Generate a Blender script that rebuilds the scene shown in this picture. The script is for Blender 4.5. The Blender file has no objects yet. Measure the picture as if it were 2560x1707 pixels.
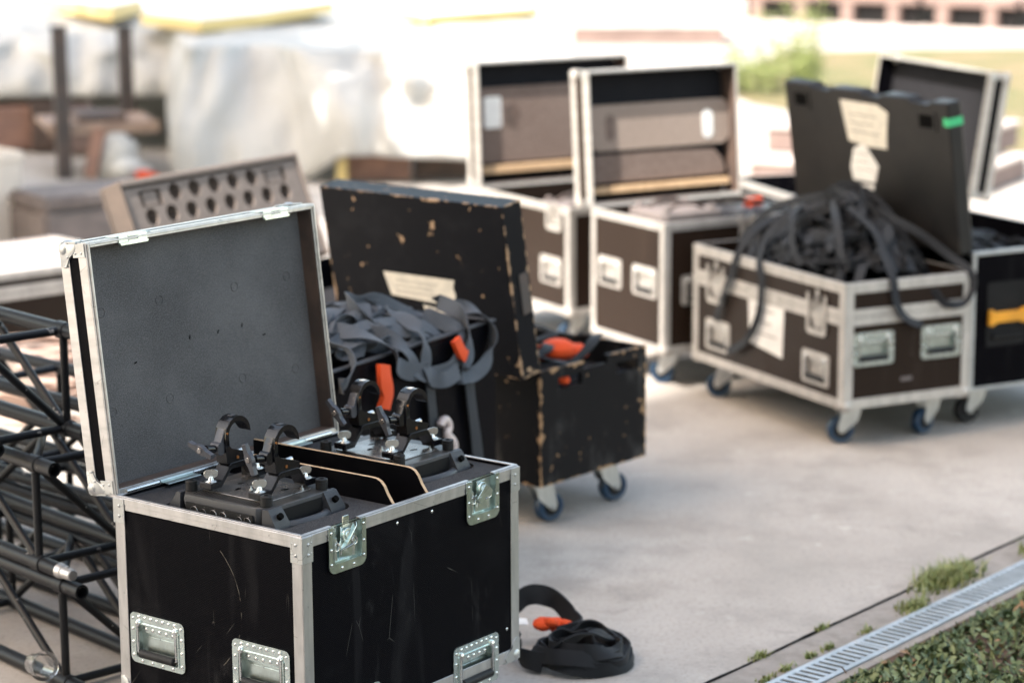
import bpy, bmesh, math, random
from mathutils import Matrix, Vector, noise
SC = bpy.context.scene; COL = SC.collection
rnd = random.Random(7); R = math.radians
# ------------------------------------------------------------------ camera
cd = bpy.data.cameras.new('camera'); cam = bpy.data.objects.new('camera', cd); COL.objects.link(cam); SC.camera = cam
P_, RO = .1995, -.0057
fw = Vector((0, math.cos(P_), -math.sin(P_))); rt = Vector((1, 0, 0)); up = rt.cross(fw)
rt2 = rt*math.cos(RO) + up*math.sin(RO); up2 = up*math.cos(RO) - rt*math.sin(RO)
cam.matrix_world = Matrix(((rt2.x, up2.x, -fw.x, 0), (rt2.y, up2.y, -fw.y, 0), (rt2.z, up2.z, -fw.z, 2.1), (0, 0, 0, 1)))
cd.sensor_width = 36; cd.lens = 84.5; cd.clip_start = .1; cd.clip_end = 500
cd.dof.use_dof = True; cd.dof.focus_distance = 5.42; cd.dof.aperture_fstop = 2.2; cd.dof.aperture_blades = 0
# ------------------------------------------------------------------ light
SUN_EL, SUN_AZ = 50, 226.3      # azimuth clockwise from +Y: the sun stands behind the camera, to its left
w = bpy.data.worlds.new('World'); SC.world = w; w.use_nodes = True
nt = w.node_tree; sky = nt.nodes.new('ShaderNodeTexSky'); sky.sky_type = 'NISHITA'; sky.sun_disc = False
sky.sun_elevation = R(SUN_EL); sky.sun_rotation = R(SUN_AZ); sky.dust_density = 2.2; sky.air_density = 1.0; sky.ozone_density = 1.0
tint = nt.nodes.new('ShaderNodeMix'); tint.data_type = 'RGBA'; tint.blend_type = 'MULTIPLY'; tint.inputs[0].default_value = 1; tint.inputs[7].default_value = (1.205, 1.02, .775, 1)
nt.links.new(sky.outputs[0], tint.inputs[6]); nt.links.new(tint.outputs[2], nt.nodes['Background'].inputs[0]); nt.nodes['Background'].inputs[1].default_value = .15
sd = bpy.data.lights.new('sun', 'SUN'); so = bpy.data.objects.new('sun', sd); COL.objects.link(so)
sd.energy = 2.7; sd.angle = R(.5); sd.color = (1, .95, .88)
s_dir = Vector((math.sin(R(SUN_AZ))*math.cos(R(SUN_EL)), math.cos(R(SUN_AZ))*math.cos(R(SUN_EL)), math.sin(R(SUN_EL))))
so.rotation_euler = s_dir.to_track_quat('Z', 'Y').to_euler()
SC.view_settings.view_transform = 'Standard'; SC.view_settings.look = 'None'; SC.view_settings.exposure = 2.42; SC.view_settings.gamma = 1
SC.cycles.use_denoising = True; SC.cycles.max_bounces = 7
# ------------------------------------------------------------------ materials
MATS = {}
class NT:
    def __init__(s, name):
        s.m = bpy.data.materials.new(name); s.m.use_nodes = True; s.t = s.m.node_tree; s.b = s.t.nodes['Principled BSDF']
        tc = s.t.nodes.new('ShaderNodeTexCoord'); s.obj = tc.outputs['Object']; s.gen = tc.outputs['Generated']
    def link(s, a, b): s.t.links.new(a, b)
    def val(s, x, inp):
        if isinstance(x, (int, float)): inp.default_value = x
        elif isinstance(x, tuple): inp.default_value = (*x, 1) if len(inp.default_value) == 4 and len(x) == 3 else x
        else: s.link(x, inp)
    def noise(s, scale, detail=3, rough=.55, vec=None, dist=0, stretch=None):
        v = vec or s.obj
        if stretch:
            mp = s.t.nodes.new('ShaderNodeMapping'); mp.inputs['Scale'].default_value = stretch; s.link(v, mp.inputs[0]); v = mp.outputs[0]
        n = s.t.nodes.new('ShaderNodeTexNoise'); n.inputs['Scale'].default_value = scale; n.inputs['Detail'].default_value = detail
        n.inputs['Roughness'].default_value = rough; n.inputs['Distortion'].default_value = dist; s.link(v, n.inputs['Vector']); return n.outputs['Fac']
    def voro(s, scale, feature='F1', out='Distance', stretch=None):
        v = s.obj
        if stretch:
            mp = s.t.nodes.new('ShaderNodeMapping'); mp.inputs['Scale'].default_value = stretch; s.link(v, mp.inputs[0]); v = mp.outputs[0]
        n = s.t.nodes.new('ShaderNodeTexVoronoi'); n.feature = feature; n.inputs['Scale'].default_value = scale; s.link(v, n.inputs['Vector']); return n.outputs[out]
    def math(s, op, a, b=0.0):
        n = s.t.nodes.new('ShaderNodeMath'); n.operation = op; s.val(a, n.inputs[0]); s.val(b, n.inputs[1]); return n.outputs[0]
    def step(s, x, lo, hi):
        n = s.t.nodes.new('ShaderNodeMapRange'); n.interpolation_type = 'SMOOTHSTEP'; s.val(x, n.inputs[0]); n.inputs[1].default_value = lo; n.inputs[2].default_value = hi; return n.outputs[0]
    def mix(s, f, a, b):
        n = s.t.nodes.new('ShaderNodeMix'); n.data_type = 'RGBA'; s.val(f, n.inputs[0]); s.val(a, n.inputs[6]); s.val(b, n.inputs[7]); return n.outputs[2]
    def sep(s, v):
        n = s.t.nodes.new('ShaderNodeSeparateXYZ'); s.link(v, n.inputs[0]); return n.outputs
    def set(s, **k):
        for n, v in k.items(): s.val(v, s.b.inputs[n.replace('_', ' ')])
    def bump(s, h, strength=.3, dist=.002):
        n = s.t.nodes.new('ShaderNodeBump'); n.inputs['Strength'].default_value = strength; n.inputs['Distance'].default_value = dist
        s.link(h, n.inputs['Height']); s.link(n.outputs[0], s.b.inputs['Normal'])
def simple(name, c, rough=.5, metal=0., c2=None, sc=6, bump=0, bsc=60, rvar=.1, spec=.5):
    t = NT(name); n = t.noise(sc, 4, .6)
    c2 = c2 or tuple(x*.75 for x in c)
    t.set(Base_Color=t.mix(t.step(n, .35, .65), c, c2), Metallic=metal)
    t.b.inputs['Specular IOR Level'].default_value = spec
    t.set(Roughness=t.math('ADD', t.math('MULTIPLY', t.noise(sc*3, 3), rvar*2), rough-rvar))
    if bump: t.bump(t.noise(bsc, 3), bump, .002)
    MATS[name] = t.m; return t.m
def mat_laminate(name, col, dust, hexa=True, scr=.5, spec=.032):
    t = NT(name)
    s1 = t.step(t.noise(9, 2, .5, stretch=(1, 1, .12), dist=1.2), .60, .72)             # rubbed, dusty streaks
    s2 = t.step(t.noise(4.5, 5, .68, dist=.6), .5, .78)
    v = t.voro(8, 'DISTANCE_TO_EDGE', stretch=(1, 1, .35)); sc1 = t.math('MULTIPLY', t.math('LESS_THAN', v, .0028), t.step(t.noise(7, 2), .56, .62))
    d = t.math('MULTIPLY', t.math('ADD', t.math('MULTIPLY', s1, .5), t.math('MULTIPLY', s2, .5)), .62)
    base = t.mix(d, col, dust); base = t.mix(t.math('MULTIPLY', sc1, scr), base, (.35, .33, .3))
    if hexa:
        o = t.sep(t.obj); dy, dz = t.math('SUBTRACT', o[1], .37), t.math('SUBTRACT', o[2], .43); rr = t.math('SQRT', t.math('ADD', t.math('MULTIPLY', dy, dy), t.math('MULTIPLY', dz, dz)))
        arc = t.math('LESS_THAN', t.math('ABSOLUTE', t.math('SUBTRACT', rr, t.math('ADD', .178, t.math('MULTIPLY', t.noise(7, 2), .006)))), .0009); arc = t.math('MULTIPLY', t.math('MULTIPLY', arc, t.math('LESS_THAN', o[1], .25)), t.math('MULTIPLY', t.math('LESS_THAN', t.math('ABSOLUTE', o[0]), .004), t.step(t.noise(30, 2), .42, .6)))
        base = t.mix(t.math('MULTIPLY', arc, .45), base, (.22, .2, .17))
        rub = t.math('MULTIPLY', t.step(t.noise(14, 5, .7, stretch=(1, 1, .35), dist=.8), .55, .72), t.step(t.noise(2.6, 2, .5), .42, .62)); base = t.mix(t.math('MULTIPLY', rub, .5), base, (.034, .033, .034))
    t.set(Base_Color=base, Roughness=t.math('ADD', .38, t.math('MULTIPLY', d, .4)))
    t.b.inputs['Specular IOR Level'].default_value = spec
    if hexa:   # fine embossed diamond net
        o = t.sep(t.obj); a = t.math('ADD', o[0], o[1])
        k1 = t.math('ABSOLUTE', t.math('SINE', t.math('ADD', t.math('MULTIPLY', a, 300), t.math('MULTIPLY', o[2], 560))))
        k2 = t.math('ABSOLUTE', t.math('SINE', t.math('SUBTRACT', t.math('MULTIPLY', a, 300), t.math('MULTIPLY', o[2], 560))))
        h = t.math('MINIMUM', k1, k2); t.bump(t.step(h, 0, .3), .35, .0012)
    else: t.bump(t.noise(300, 2), .15, .001)
    MATS[name] = t.m
def mat_alu(name, col, rough=.36, metal=.85):
    t = NT(name); n = t.noise(30, 4, .6, stretch=(1, 1, .25)); n2 = t.noise(5, 3)
    v = t.voro(11, 'DISTANCE_TO_EDGE'); sc = t.math('MULTIPLY', t.math('LESS_THAN', v, .006), t.step(t.noise(14, 2), .55, .6))
    spots = t.step(t.noise(70, 3, .7), .66, .72)
    c = t.mix(t.step(n, .3, .7), col, tuple(x*.78 for x in col)); c = t.mix(t.math('MULTIPLY', t.math('MAXIMUM', sc, spots), .6), c, (.13, .13, .13))
    t.set(Base_Color=c, Metallic=metal, Roughness=t.math('ADD', rough-.08, t.math('MULTIPLY', n2, .22))); t.bump(n, .08, .001); MATS[name] = t.m
def mat_chipped(name, paint, wood, dims, amt=.012, base_amt=.0, grime=(.03, .029, .028)):
    t = NT(name); g = t.sep(t.gen); mins = []
    for i in range(3):
        a = t.math('MULTIPLY', t.math('MINIMUM', g[i], t.math('SUBTRACT', 1.0, g[i])), dims[i]); mins.append(a)
    med = t.math('MAXIMUM', t.math('MINIMUM', mins[0], mins[1]), t.math('MINIMUM', t.math('MAXIMUM', mins[0], mins[1]), mins[2]))
    n = t.noise(28, 4, .6); n2 = t.noise(11, 3, .5)
    edge = t.step(t.math('SUBTRACT', t.math('MULTIPLY', t.math('SUBTRACT', n, .42), amt*10), med), 0, .004)
    spots = t.step(t.math('ADD', t.math('MULTIPLY', n2, .5), t.math('MULTIPLY', n, .5)), .62-base_amt, .645-base_amt)
    scuff = t.step(t.noise(6.5, 5, .68, stretch=(1, 1, .6)), .5, .72)
    p = t.mix(t.math('MULTIPLY', scuff, .5), paint, grime)
    wd = t.mix(t.noise(40, 2), wood, tuple(x*.45 for x in wood))
    t.set(Base_Color=t.mix(t.math('MAXIMUM', edge, spots), p, wd), Roughness=.42); t.b.inputs['Specular IOR Level'].default_value = .09
    t.bump(t.noise(120, 3), .25, .0015); MATS[name] = t.m
def mat_foam(name, col, col2, sc=420, b=.6):
    t = NT(name); n = t.noise(sc, 2, .7); n2 = t.noise(4, 3)
    t.set(Base_Color=t.mix(t.math('ADD', t.math('MULTIPLY', t.step(n, .4, .68), .62), t.math('MULTIPLY', t.step(n2, .25, .75), .30)), col, col2), Roughness=.95)
    t.b.inputs['Specular IOR Level'].default_value = .1; t.bump(n, b, .003); MATS[name] = t.m
mat_laminate('black_laminate', (.0018, .0018, .003), (.0185, .018, .0195), scr=.14)
mat_laminate('scuffed_laminate', (.016, .0095, .0066), (.026, .0165, .012), hexa=False, scr=.2, spec=.14)
mat_laminate('plain_black', (.0022, .0022, .0034), (.009, .009, .010), hexa=False, scr=.15)
mat_alu('aluminium', (.53, .52, .515)); mat_alu('worn_aluminium', (.50, .475, .45), .45, .55); mat_alu('zinc_steel', (.66, .75, .72), .25, 1.)
mat_alu('corner_steel', (.50, .51, .51), .42, .9)
simple('rivet_metal', (.75, .76, .75), .25, 1.); simple('rubber', (.008, .008, .009), .55, spec=.3); simple('soft_black', (.006, .006, .007), .6, spec=.2)
simple('gloss_black', (.0035, .0035, .005), .24, 0, sc=20, rvar=.06, spec=.45); simple('cast_grey', (.055, .058, .07), .42, .3, sc=25)
simple('moulded_grey', (.026, .028, .034), .46, 0, c2=(.036, .037, .041), sc=8, bump=.15, bsc=500, spec=.35); simple('dusty_top', (.05, .046, .042), .36, 0, c2=(.02, .02, .021), sc=14, rvar=.12)
simple('steel_plate', (.30, .28, .27), .25, .7, c2=(.12, .115, .11), sc=9, rvar=.1); simple('void_black', (.003, .003, .003), .9, spec=.05)
simple('plywood_edge', (.50, .34, .20), .6, 0, c2=(.38, .25, .14), sc=50); simple('board_black', (.0022, .0022, .0032), .4, 0, c2=(.004, .004, .005), spec=.07)
simple('pale_hook', (.55, .47, .46), .4, .2); simple('brown_board', (.085, .064, .052), .8, 0, c2=(.065, .05, .042), sc=8); simple('copper', (.45, .2, .08), .35, 1.)
mat_foam('lid_foam', (.046, .046, .048), (.158, .156, .160)); mat_foam('dark_foam', (.018, .0185, .021), (.075, .077, .083))
mat_foam('brown_foam', (.135, .10, .085), (.19, .145, .125), 60, .3); mat_foam('dusty_foam', (.235, .185, .155), (.285, .228, .195), 60, .2); mat_foam('grey_brown_foam', (.165, .135, .118), (.215, .178, .158), 60, .2)
mat_foam('black_lining', (.012, .012, .014), (.022, .022, .025), 90, .2)
mat_chipped('chipped_paint', (.0045, .0048, .006), (.40, .25, .14), (.54, .78, .38), .0075, .014, (.075, .072, .07))
mat_chipped('chipped_lid_paint', (.0035, .0042, .0065), (.45, .31, .20), (.78, .56, .09), .0046, .002, (.012, .013, .016))
t = NT('truss_paint'); chip = t.step(t.noise(22, 4, .6), .665, .69); t.set(Base_Color=t.mix(chip, t.mix(t.noise(7, 3), (.006, .0066, .0085), (.012, .013, .0155)), (.24, .23, .22)), Roughness=.42); t.b.inputs['Specular IOR Level'].default_value = .22; t.bump(t.noise(60, 3), .12, .001); MATS['truss_paint'] = t.m
simple('caster_blue', (.003, .028, .068), .4); simple('label_paper', (.62, .58, .50), .8, 0, c2=(.52, .49, .43), sc=25)
simple('white_paper', (.72, .71, .68), .8, 0, c2=(.62, .6, .58), sc=9); simple('green_tape', (.03, .45, .18), .4)
def mat_web(name, col, col2):
    t = NT(name); n = t.noise(9, 3); f = t.noise(500, 2); t.set(Base_Color=t.mix(t.math('ADD', t.math('MULTIPLY', n, .6), t.math('MULTIPLY', f, .4)), col, col2), Roughness=.7); t.b.inputs['Specular IOR Level'].default_value = .2
    t.b.inputs['Sheen Weight'].default_value = .05; t.bump(f, .4, .001); MATS[name] = t.m
mat_web('grey_webbing', (.034, .040, .051), (.082, .093, .112)); mat_web('black_webbing', (.0035, .004, .0055), (.010, .0115, .0145)); mat_web('orange_cloth', (.50, .045, .008), (.62, .075, .015))
mat_web('slate_webbing', (.011, .013, .0165), (.026, .0295, .036)); mat_web('tan_cable', (.34, .24, .2), (.5, .38, .33))  # slate: lighter than black webbing, carries strap highlights on the heap
simple('plastic_black', (.0085, .0082, .0085), .5, 0, c2=(.013, .012, .0115), sc=5, bump=.1, bsc=200, spec=.3); simple('yellow_handle', (.75, .33, .02), .45)
simple('timber_dark', (.10, .065, .05), .7, 0, c2=(.06, .042, .035), sc=9); simple('timber_red', (.30, .17, .125), .7, 0, c2=(.2, .115, .09), sc=6); simple('tan_board', (.34, .24, .18), .7, 0, c2=(.24, .16, .12), sc=6); simple('rusty_steel', (.075, .055, .048), .6, .2, c2=(.05, .042, .04), sc=7)
simple('pale_plastic', (.62, .56, .5), .5, 0, c2=(.5, .45, .4), sc=3); simple('grey_fabric', (.15, .125, .12), .85, 0, c2=(.11, .095, .092), sc=9, bump=.3, bsc=20)
simple('concrete_slab', (.45, .40, .37), .9, 0, c2=(.36, .31, .29), sc=3, bump=.3, bsc=30); simple('pink_concrete', (.20, .145, .13), .9, 0, c2=(.15, .11, .10), sc=3)
simple('yellow_vinyl', (.62, .48, .20), .5, 0, c2=(.55, .42, .17), sc=2); simple('white_vinyl', (.8, .79, .76), .5); simple('galvanised', (.50, .52, .53), .42, .7, c2=(.40, .42, .43), sc=18, bump=.1, bsc=80)
simple('shade_block_render', (.42, .39, .35), .9, 0, c2=(.36, .33, .3), sc=.6); simple('glass_dark', (.02, .025, .03), .1)
t = NT('clear_plastic'); t.set(Base_Color=(.95, .96, .97), Roughness=.06); t.b.inputs['Transmission Weight'].default_value = 1; t.b.inputs['IOR'].default_value = 1.45; MATS['clear_plastic'] = t.m
t = NT('tarp_white'); n = t.noise(1.3, 4, .6); t.set(Base_Color=t.mix(t.step(n, .4, .7), (.43, .425, .41), (.33, .325, .31)), Roughness=.6); t.bump(t.noise(5, 4, .6), .35, .05); MATS['tarp_white'] = t.m
# ground
t = NT('concrete_ground'); big = t.noise(.55, 5, .62); mid = t.noise(3.2, 5, .65); fine = t.noise(70, 4, .7)
vc = t.voro(.45, 'DISTANCE_TO_EDGE'); hair = t.math('MULTIPLY', t.math('LESS_THAN', t.math('ADD', vc, t.math('MULTIPLY', t.noise(4, 4), .05)), .0295), t.step(t.noise(.9, 2), .5, .58))
c = t.mix(t.step(big, .32, .68), (.33, .302, .276), (.43, .40, .37)); c = t.mix(t.math('MULTIPLY', t.step(mid, .44, .68), .75), c, (.275, .252, .230)); c = t.mix(t.math('MULTIPLY', t.step(t.noise(5.5, 3, .5), .66, .74), .55), c, (.52, .49, .46))
c = t.mix(t.math('MULTIPLY', t.step(t.noise(2.1, 4, .65, dist=.8), .60, .70), .45), c, (.20, .185, .17)); c = t.mix(t.math('MULTIPLY', t.step(t.noise(16, 3, .5), .70, .75), .5), c, (.2, .185, .17)); c = t.mix(t.math('MULTIPLY', t.step(fine, .48, .7), .6), c, (.21, .195, .18)); c = t.mix(t.math('MULTIPLY', t.step(t.noise(1.7, 5, .7, stretch=(1.0, .28, 1), dist=.5), .52, .7), .38), c, (.27, .255, .235)); c = t.mix(t.math('MULTIPLY', t.step(t.noise(9, 4, .65), .6, .72), .35), c, (.48, .46, .43)); c = t.mix(t.math('MULTIPLY', t.step(t.noise(120, 2, .5), .68, .72), .6), c, (.10, .09, .08)); c = t.mix(t.math('MULTIPLY', hair, .0), c, (.16, .15, .14))
t.set(Base_Color=c, Roughness=.9); t.b.inputs['Specular IOR Level'].default_value = .25; t.bump(t.math('ADD', fine, t.math('MULTIPLY', mid, 1.5)), .35, .004); MATS['concrete_ground'] = t.m
t = NT('soil'); n = t.noise(30, 4, .7); t.set(Base_Color=t.mix(t.step(n, .35, .65), (.10, .055, .035), (.045, .032, .022)), Roughness=1); t.bump(n, 1, .01); MATS['soil'] = t.m
t = NT('edge_strip'); n = t.noise(14, 5, .65); f = t.noise(120, 3); t.set(Base_Color=t.mix(t.step(n, .35, .7), t.mix(f, (.30, .27, .245), (.22, .2, .185)), (.19, .17, .15)), Roughness=.95); t.bump(f, .5, .003); MATS['edge_strip'] = t.m
t = NT('dry_lawn'); n = t.noise(1.1, 4, .6); f = t.noise(30, 3); t.set(Base_Color=t.mix(t.step(n, .38, .62), (.155, .12, .062), t.mix(f, (.075, .088, .03), (.12, .11, .045))), Roughness=1); t.bump(f, .8, .04); MATS['dry_lawn'] = t.m
def mat_leaf(name, a, b, c_):
    t = NT(name); r = t.t.nodes.new('ShaderNodeNewGeometry').outputs['Random Per Island']; t.set(Base_Color=t.mix(t.step(r, .2, .9), t.mix(r, a, b), c_), Roughness=.5); t.b.inputs['Specular IOR Level'].default_value = .4; MATS[name] = t.m
mat_leaf('clover_leaf', (.026, .05, .016), (.068, .105, .034), (.15, .185, .08)); mat_leaf('weed_blade', (.12, .16, .04), (.19, .22, .07), (.25, .26, .11)); mat_leaf('shrub_leaf', (.09, .13, .025), (.15, .19, .05), (.2, .23, .08))
mat_leaf('dead_leaf', (.2, .08, .03), (.3, .13, .05), (.25, .16, .09))
# ------------------------------------------------------------------ mesh builder
class MB:
    def __init__(s): s.bm = bmesh.new(); s.M = Matrix(); s.mi = 0
    def _v(s, p): return s.bm.verts.new(s.M @ Vector(p))
    def _f(s, vs):
        try: f = s.bm.faces.new(vs); f.material_index = s.mi; return f
        except ValueError: return None
    def box(s, a, b, bev=0, seg=1):
        x0, y0, z0 = a; x1, y1, z1 = b
        v = [s._v(p) for p in ((x0,y0,z0),(x1,y0,z0),(x1,y1,z0),(x0,y1,z0),(x0,y0,z1),(x1,y0,z1),(x1,y1,z1),(x0,y1,z1))]
        fs = [s._f([v[i] for i in q]) for q in ((0,3,2,1),(4,5,6,7),(0,1,5,4),(1,2,6,5),(2,3,7,6),(3,0,4,7))]
        if bev:
            es = list({e for f in fs for e in f.edges}); r = bmesh.ops.bevel(s.bm, geom=es, offset=bev, segments=seg, affect='EDGES', clamp_overlap=True)
            for f in r['faces']: f.material_index = s.mi
        return s
    def loft(s, rings, cap=True, closed=True):
        vr = [[s._v(p) for p in r] for r in rings]; n = len(vr[0])
        for a, b in zip(vr, vr[1:]):
            for i in range(n if closed else n-1): s._f((a[i], a[(i+1) % n], b[(i+1) % n], b[i]))
        if cap and closed: s._f(vr[0][::-1]); s._f(vr[-1])
        return vr
    def prism(s, poly, z0, z1, bev=0):
        n0 = len(s.bm.edges); s.loft([[(x, y, z0) for x, y in poly], [(x, y, z1) for x, y in poly]])
        if bev:
            s.bm.edges.ensure_lookup_table(); es = s.bm.edges[n0:]
            r = bmesh.ops.bevel(s.bm, geom=list(es), offset=bev, segments=1, affect='EDGES', clamp_overlap=True)
            for f in r['faces']: f.material_index = s.mi
        return s
    def ring_plate(s, outer, inner, z0, z1):     # same number of points in both outlines
        n = len(outer); r = [[s._v((x, y, z)) for x, y in o] for o, z in ((outer, z0), (outer, z1), (inner, z1), (inner, z0))]
        for a, b in zip(r, r[1:]+r[:1]):
            for i in range(n): s._f((a[i], a[(i+1) % n], b[(i+1) % n], b[i]))
        return s
    def cyl(s, p0, p1, r, seg=14, r2=None, bev=0):
        p0, p1 = Vector(p0), Vector(p1); d = (p1-p0).normalized(); a = d.orthogonal().normalized(); b = d.cross(a); r2 = r if r2 is None else r2
        C = lambda c, q: [c+(a*math.cos(2*math.pi*i/seg)+b*math.sin(2*math.pi*i/seg))*q for i in range(seg)]
        if bev: s.loft([C(p0, r-bev), C(p0+d*bev, r), C(p1-d*bev, r2), C(p1, r2-bev)])
        else: s.loft([C(p0, r), C(p1, r2)])
        return s
    def pipe_end(s, p0, d, r, ri, depth=.06, seg=20):    # open tube mouth, d points out
        p0, d = Vector(p0), Vector(d).normalized(); a = d.orthogonal().normalized(); b = d.cross(a)
        C = lambda c, q: [c+(a*math.cos(2*math.pi*i/seg)+b*math.sin(2*math.pi*i/seg))*q for i in range(seg)]
        s.loft([C(p0-d*.03, r), C(p0, r), C(p0, ri), C(p0-d*depth, ri)], cap=False); s.loft([C(p0-d*depth, ri), C(p0-d*depth, .0005)], cap=False)
        return s
    def tube(s, pts, r, seg=8, closed=False):
        pts = [Vector(p) for p in pts]; n = len(pts); rings = []; pn = None
        for i, p in enumerate(pts):
            d = (pts[(i+1) % n]-pts[i-1]) if closed or 0 < i < n-1 else (pts[1]-pts[0] if i == 0 else pts[-1]-pts[-2])
            d.normalize(); a = d.orthogonal().normalized() if pn is None else (pn-d*pn.dot(d)).normalized(); pn = a; b = d.cross(a)
            rr = r[i] if isinstance(r, (list, tuple)) else r
            rings.append([p+(a*math.cos(2*math.pi*k/seg)+b*math.sin(2*math.pi*k/seg))*rr for k in range(seg)])
        if closed: rings.append(rings[0]); s.loft(rings, cap=False)
        else: s.loft(rings)
        return s
    def sphere(s, c, r, seg=10, squash=1, axis=None):
        c = Vector(c); z = Vector(axis or (0, 0, 1)).normalized(); a = z.orthogonal().normalized(); b = z.cross(a); rings = []
        for j in range(1, seg//2): 
            th = math.pi*j/(seg//2); rings.append([c+z*(-math.cos(th)*r*squash)+(a*math.cos(2*math.pi*k/seg)+b*math.sin(2*math.pi*k/seg))*r*math.sin(th) for k in range(seg)])
        s.loft(rings); return s
    def ribbon(s, pts, nrm, wd, th=.003, closed=False):     # webbing: nrm = normal of the flat side at every point
        n = len(pts); rings = []
        for i in range(n):
            p = Vector(pts[i]); d = (Vector(pts[(i+1) % n])-Vector(pts[i-1])) if closed or 0 < i < n-1 else (Vector(pts[1])-Vector(pts[0]) if i == 0 else Vector(pts[-1])-Vector(pts[-2]))
            if d.length < 1e-9: d = Vector((1, 0, 0))
            d.normalize(); nn = Vector(nrm[i]); nn = nn-d*nn.dot(d); nn = nn.normalized() if nn.length > 1e-6 else d.orthogonal().normalized(); wv = d.cross(nn)*wd/2; h = nn*th/2
            rings.append([p-wv-h, p-wv+h, p-wv*.4+h*1.25, p+wv*.4+h*1.25, p+wv+h, p+wv-h])
        if closed: rings.append(rings[0])
        s.loft(rings, cap=not closed); return s
    def rivet(s, p, nrm, r=.0042):
        p = Vector(p); z = Vector(nrm).normalized(); a = z.orthogonal().normalized(); b = z.cross(a); k = 9
        C = lambda q, h: [p+z*h+(a*math.cos(2*math.pi*i/k)+b*math.sin(2*math.pi*i/k))*q for i in range(k)]
        s.loft([C(r, -.001), C(r*.95, r*.25), C(r*.6, r*.5), C(r*.22, r*.56), C(r*.2, r*.3)]); return s
    def build(s, name, mats, parent=None, angle=32, smooth=True):
        me = bpy.data.meshes.new(name); bmesh.ops.recalc_face_normals(s.bm, faces=s.bm.faces); s.bm.to_mesh(me); s.bm.free()
        for m in (mats if isinstance(mats, (list, tuple)) else [mats]): me.materials.append(MATS[m])
        if smooth: me.polygons.foreach_set('use_smooth', [True]*len(me.polygons)); me.set_sharp_from_angle(angle=R(angle))
        o = bpy.data.objects.new(name, me); COL.objects.link(o)
        if parent: o.parent = parent
        return o
def tag(o, label=None, cat=None, group=None, kind=None):
    for k, v in (('label', label), ('category', cat), ('group', group), ('kind', kind)):
        if v: o[k] = v
    return o
def thing(name, label, cat, loc=(0, 0, 0), rz=0, group=None):
    o = bpy.data.objects.new(name, None); COL.objects.link(o); o.location = loc; o.rotation_euler = (0, 0, rz); o.empty_display_size = .1
    return tag(o, label, cat, group)
def copy_tree(o, parent=None):
    c = o.copy(); COL.objects.link(c)
    if parent: c.parent = parent
    for ch in list(o.children): copy_tree(ch, c)
    return c
def rrect(w, h, r, k=4, cx=0, cy=0, rb=None):     # rounded rectangle; rb: radius of the two lower corners
    rb = r if rb is None else rb; o = []
    for (sx, sy, a0) in ((1, 1, 0), (-1, 1, 90), (-1, -1, 180), (1, -1, 270)):
        q = r if sy > 0 else rb
        for i in range(k+1):
            a = R(a0+90*i/k); o.append((cx+sx*(w/2-q)+q*math.cos(a), cy+sy*(h/2-q)+q*math.sin(a)))
    return o
def frame(o, x, y, z): 
    x, y, z = Vector(x), Vector(y), Vector(z); return Matrix(((x.x, y.x, z.x, o[0]), (x.y, y.y, z.y, o[1]), (x.z, y.z, z.z, o[2]), (0, 0, 0, 1)))
def face_x0(o): return frame(o, (0, -1, 0), (0, 0, 1), (-1, 0, 0))
def face_y0(o): return frame(o, (1, 0, 0), (0, 0, 1), (0, -1, 0))
def spline(pts, n=8, closed=False):
    pts = [Vector(p) for p in pts]; N = len(pts); out = []
    for i in range(N if closed else N-1):
        g = lambda k: pts[k % N] if closed else pts[min(max(k, 0), N-1)]
        p0, p1, p2, p3 = g(i-1), g(i), g(i+1), g(i+2)
        for j in range(n):
            t = j/n; out.append(.5*((2*p1)+(p2-p0)*t+(2*p0-5*p1+4*p2-p3)*t*t+(3*p1-p0-3*p2+p3)*t**3))
    if not closed: out.append(pts[-1])
    return out
# ------------------------------------------------------------------ hardware
def put(o, M): o.matrix_local = M; return o
def recessed_handle(parent, M, detail=True, trim='zinc_steel', drop=0):
    W_, H_ = .176, .122
    b = MB(); b.ring_plate(rrect(W_, H_, .014), rrect(.138, .084, .006, cy=-.006), 0, .0028); b.ring_plate(rrect(.142, .088, .007, cy=-.006), rrect(.136, .082, .005, cy=-.006), .0022, .0052)
    b.box((-.071, -.05, -.016), (.071, .038, -.0142))                                     # back of the dish
    for s in (-1, 1): b.box((s*.0695-.001, -.05, -.0142), (s*.0695+.001, .038, .0006))
    b.box((-.068, -.0505, -.0142), (.068, -.0485, .0006)); b.box((-.068, .0365, -.0142), (.068, .0385, .0006))
    b.box((-.069, .012, -.0135), (.069, .036, -.006), .002); b.box((-.05, -.036, -.0142), (.05, .004, -.012), .0015)
    if detail:
        b.mi = 1
        for i in range(9): b.rivet((-.078+.0195*i, .052-(.006 if i in (0, 8) else 0), .0028), (0, 0, 1), .0048 if i % 2 else .004)
        for s in (-1, 1):
            for y in (.02, -.012, -.044): b.rivet((s*.079, y, .0028), (0, 0, 1))
        for x in (-.05, -.017, .017, .05): b.rivet((x, -.0545, .0028), (0, 0, 1))
        for i in range(5): b.rivet((-.044+.022*i, .022, -.006), (0, 0, 1), .0048)
    h = b.build('recessed_handle', [trim, 'rivet_metal'], parent); put(h, M)
    b = MB(); b.cyl((-.056, -.036, .0035), (.056, -.036, .0035), .0105, 16, bev=.002); b.mi = 1
    for s in (-1, 1): b.tube([(s*.060, .036, .006), (s*.062, .03, .005), (s*.062, -.034, .004), (s*.056, -.036, .0035)], .0032, 8); b.sphere((s*.060, .037, .004), .0075, 10, 1.2, (0, 1, 0))
    b.build('grip', ['rubber', 'rivet_metal'], h)
    return h
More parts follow.
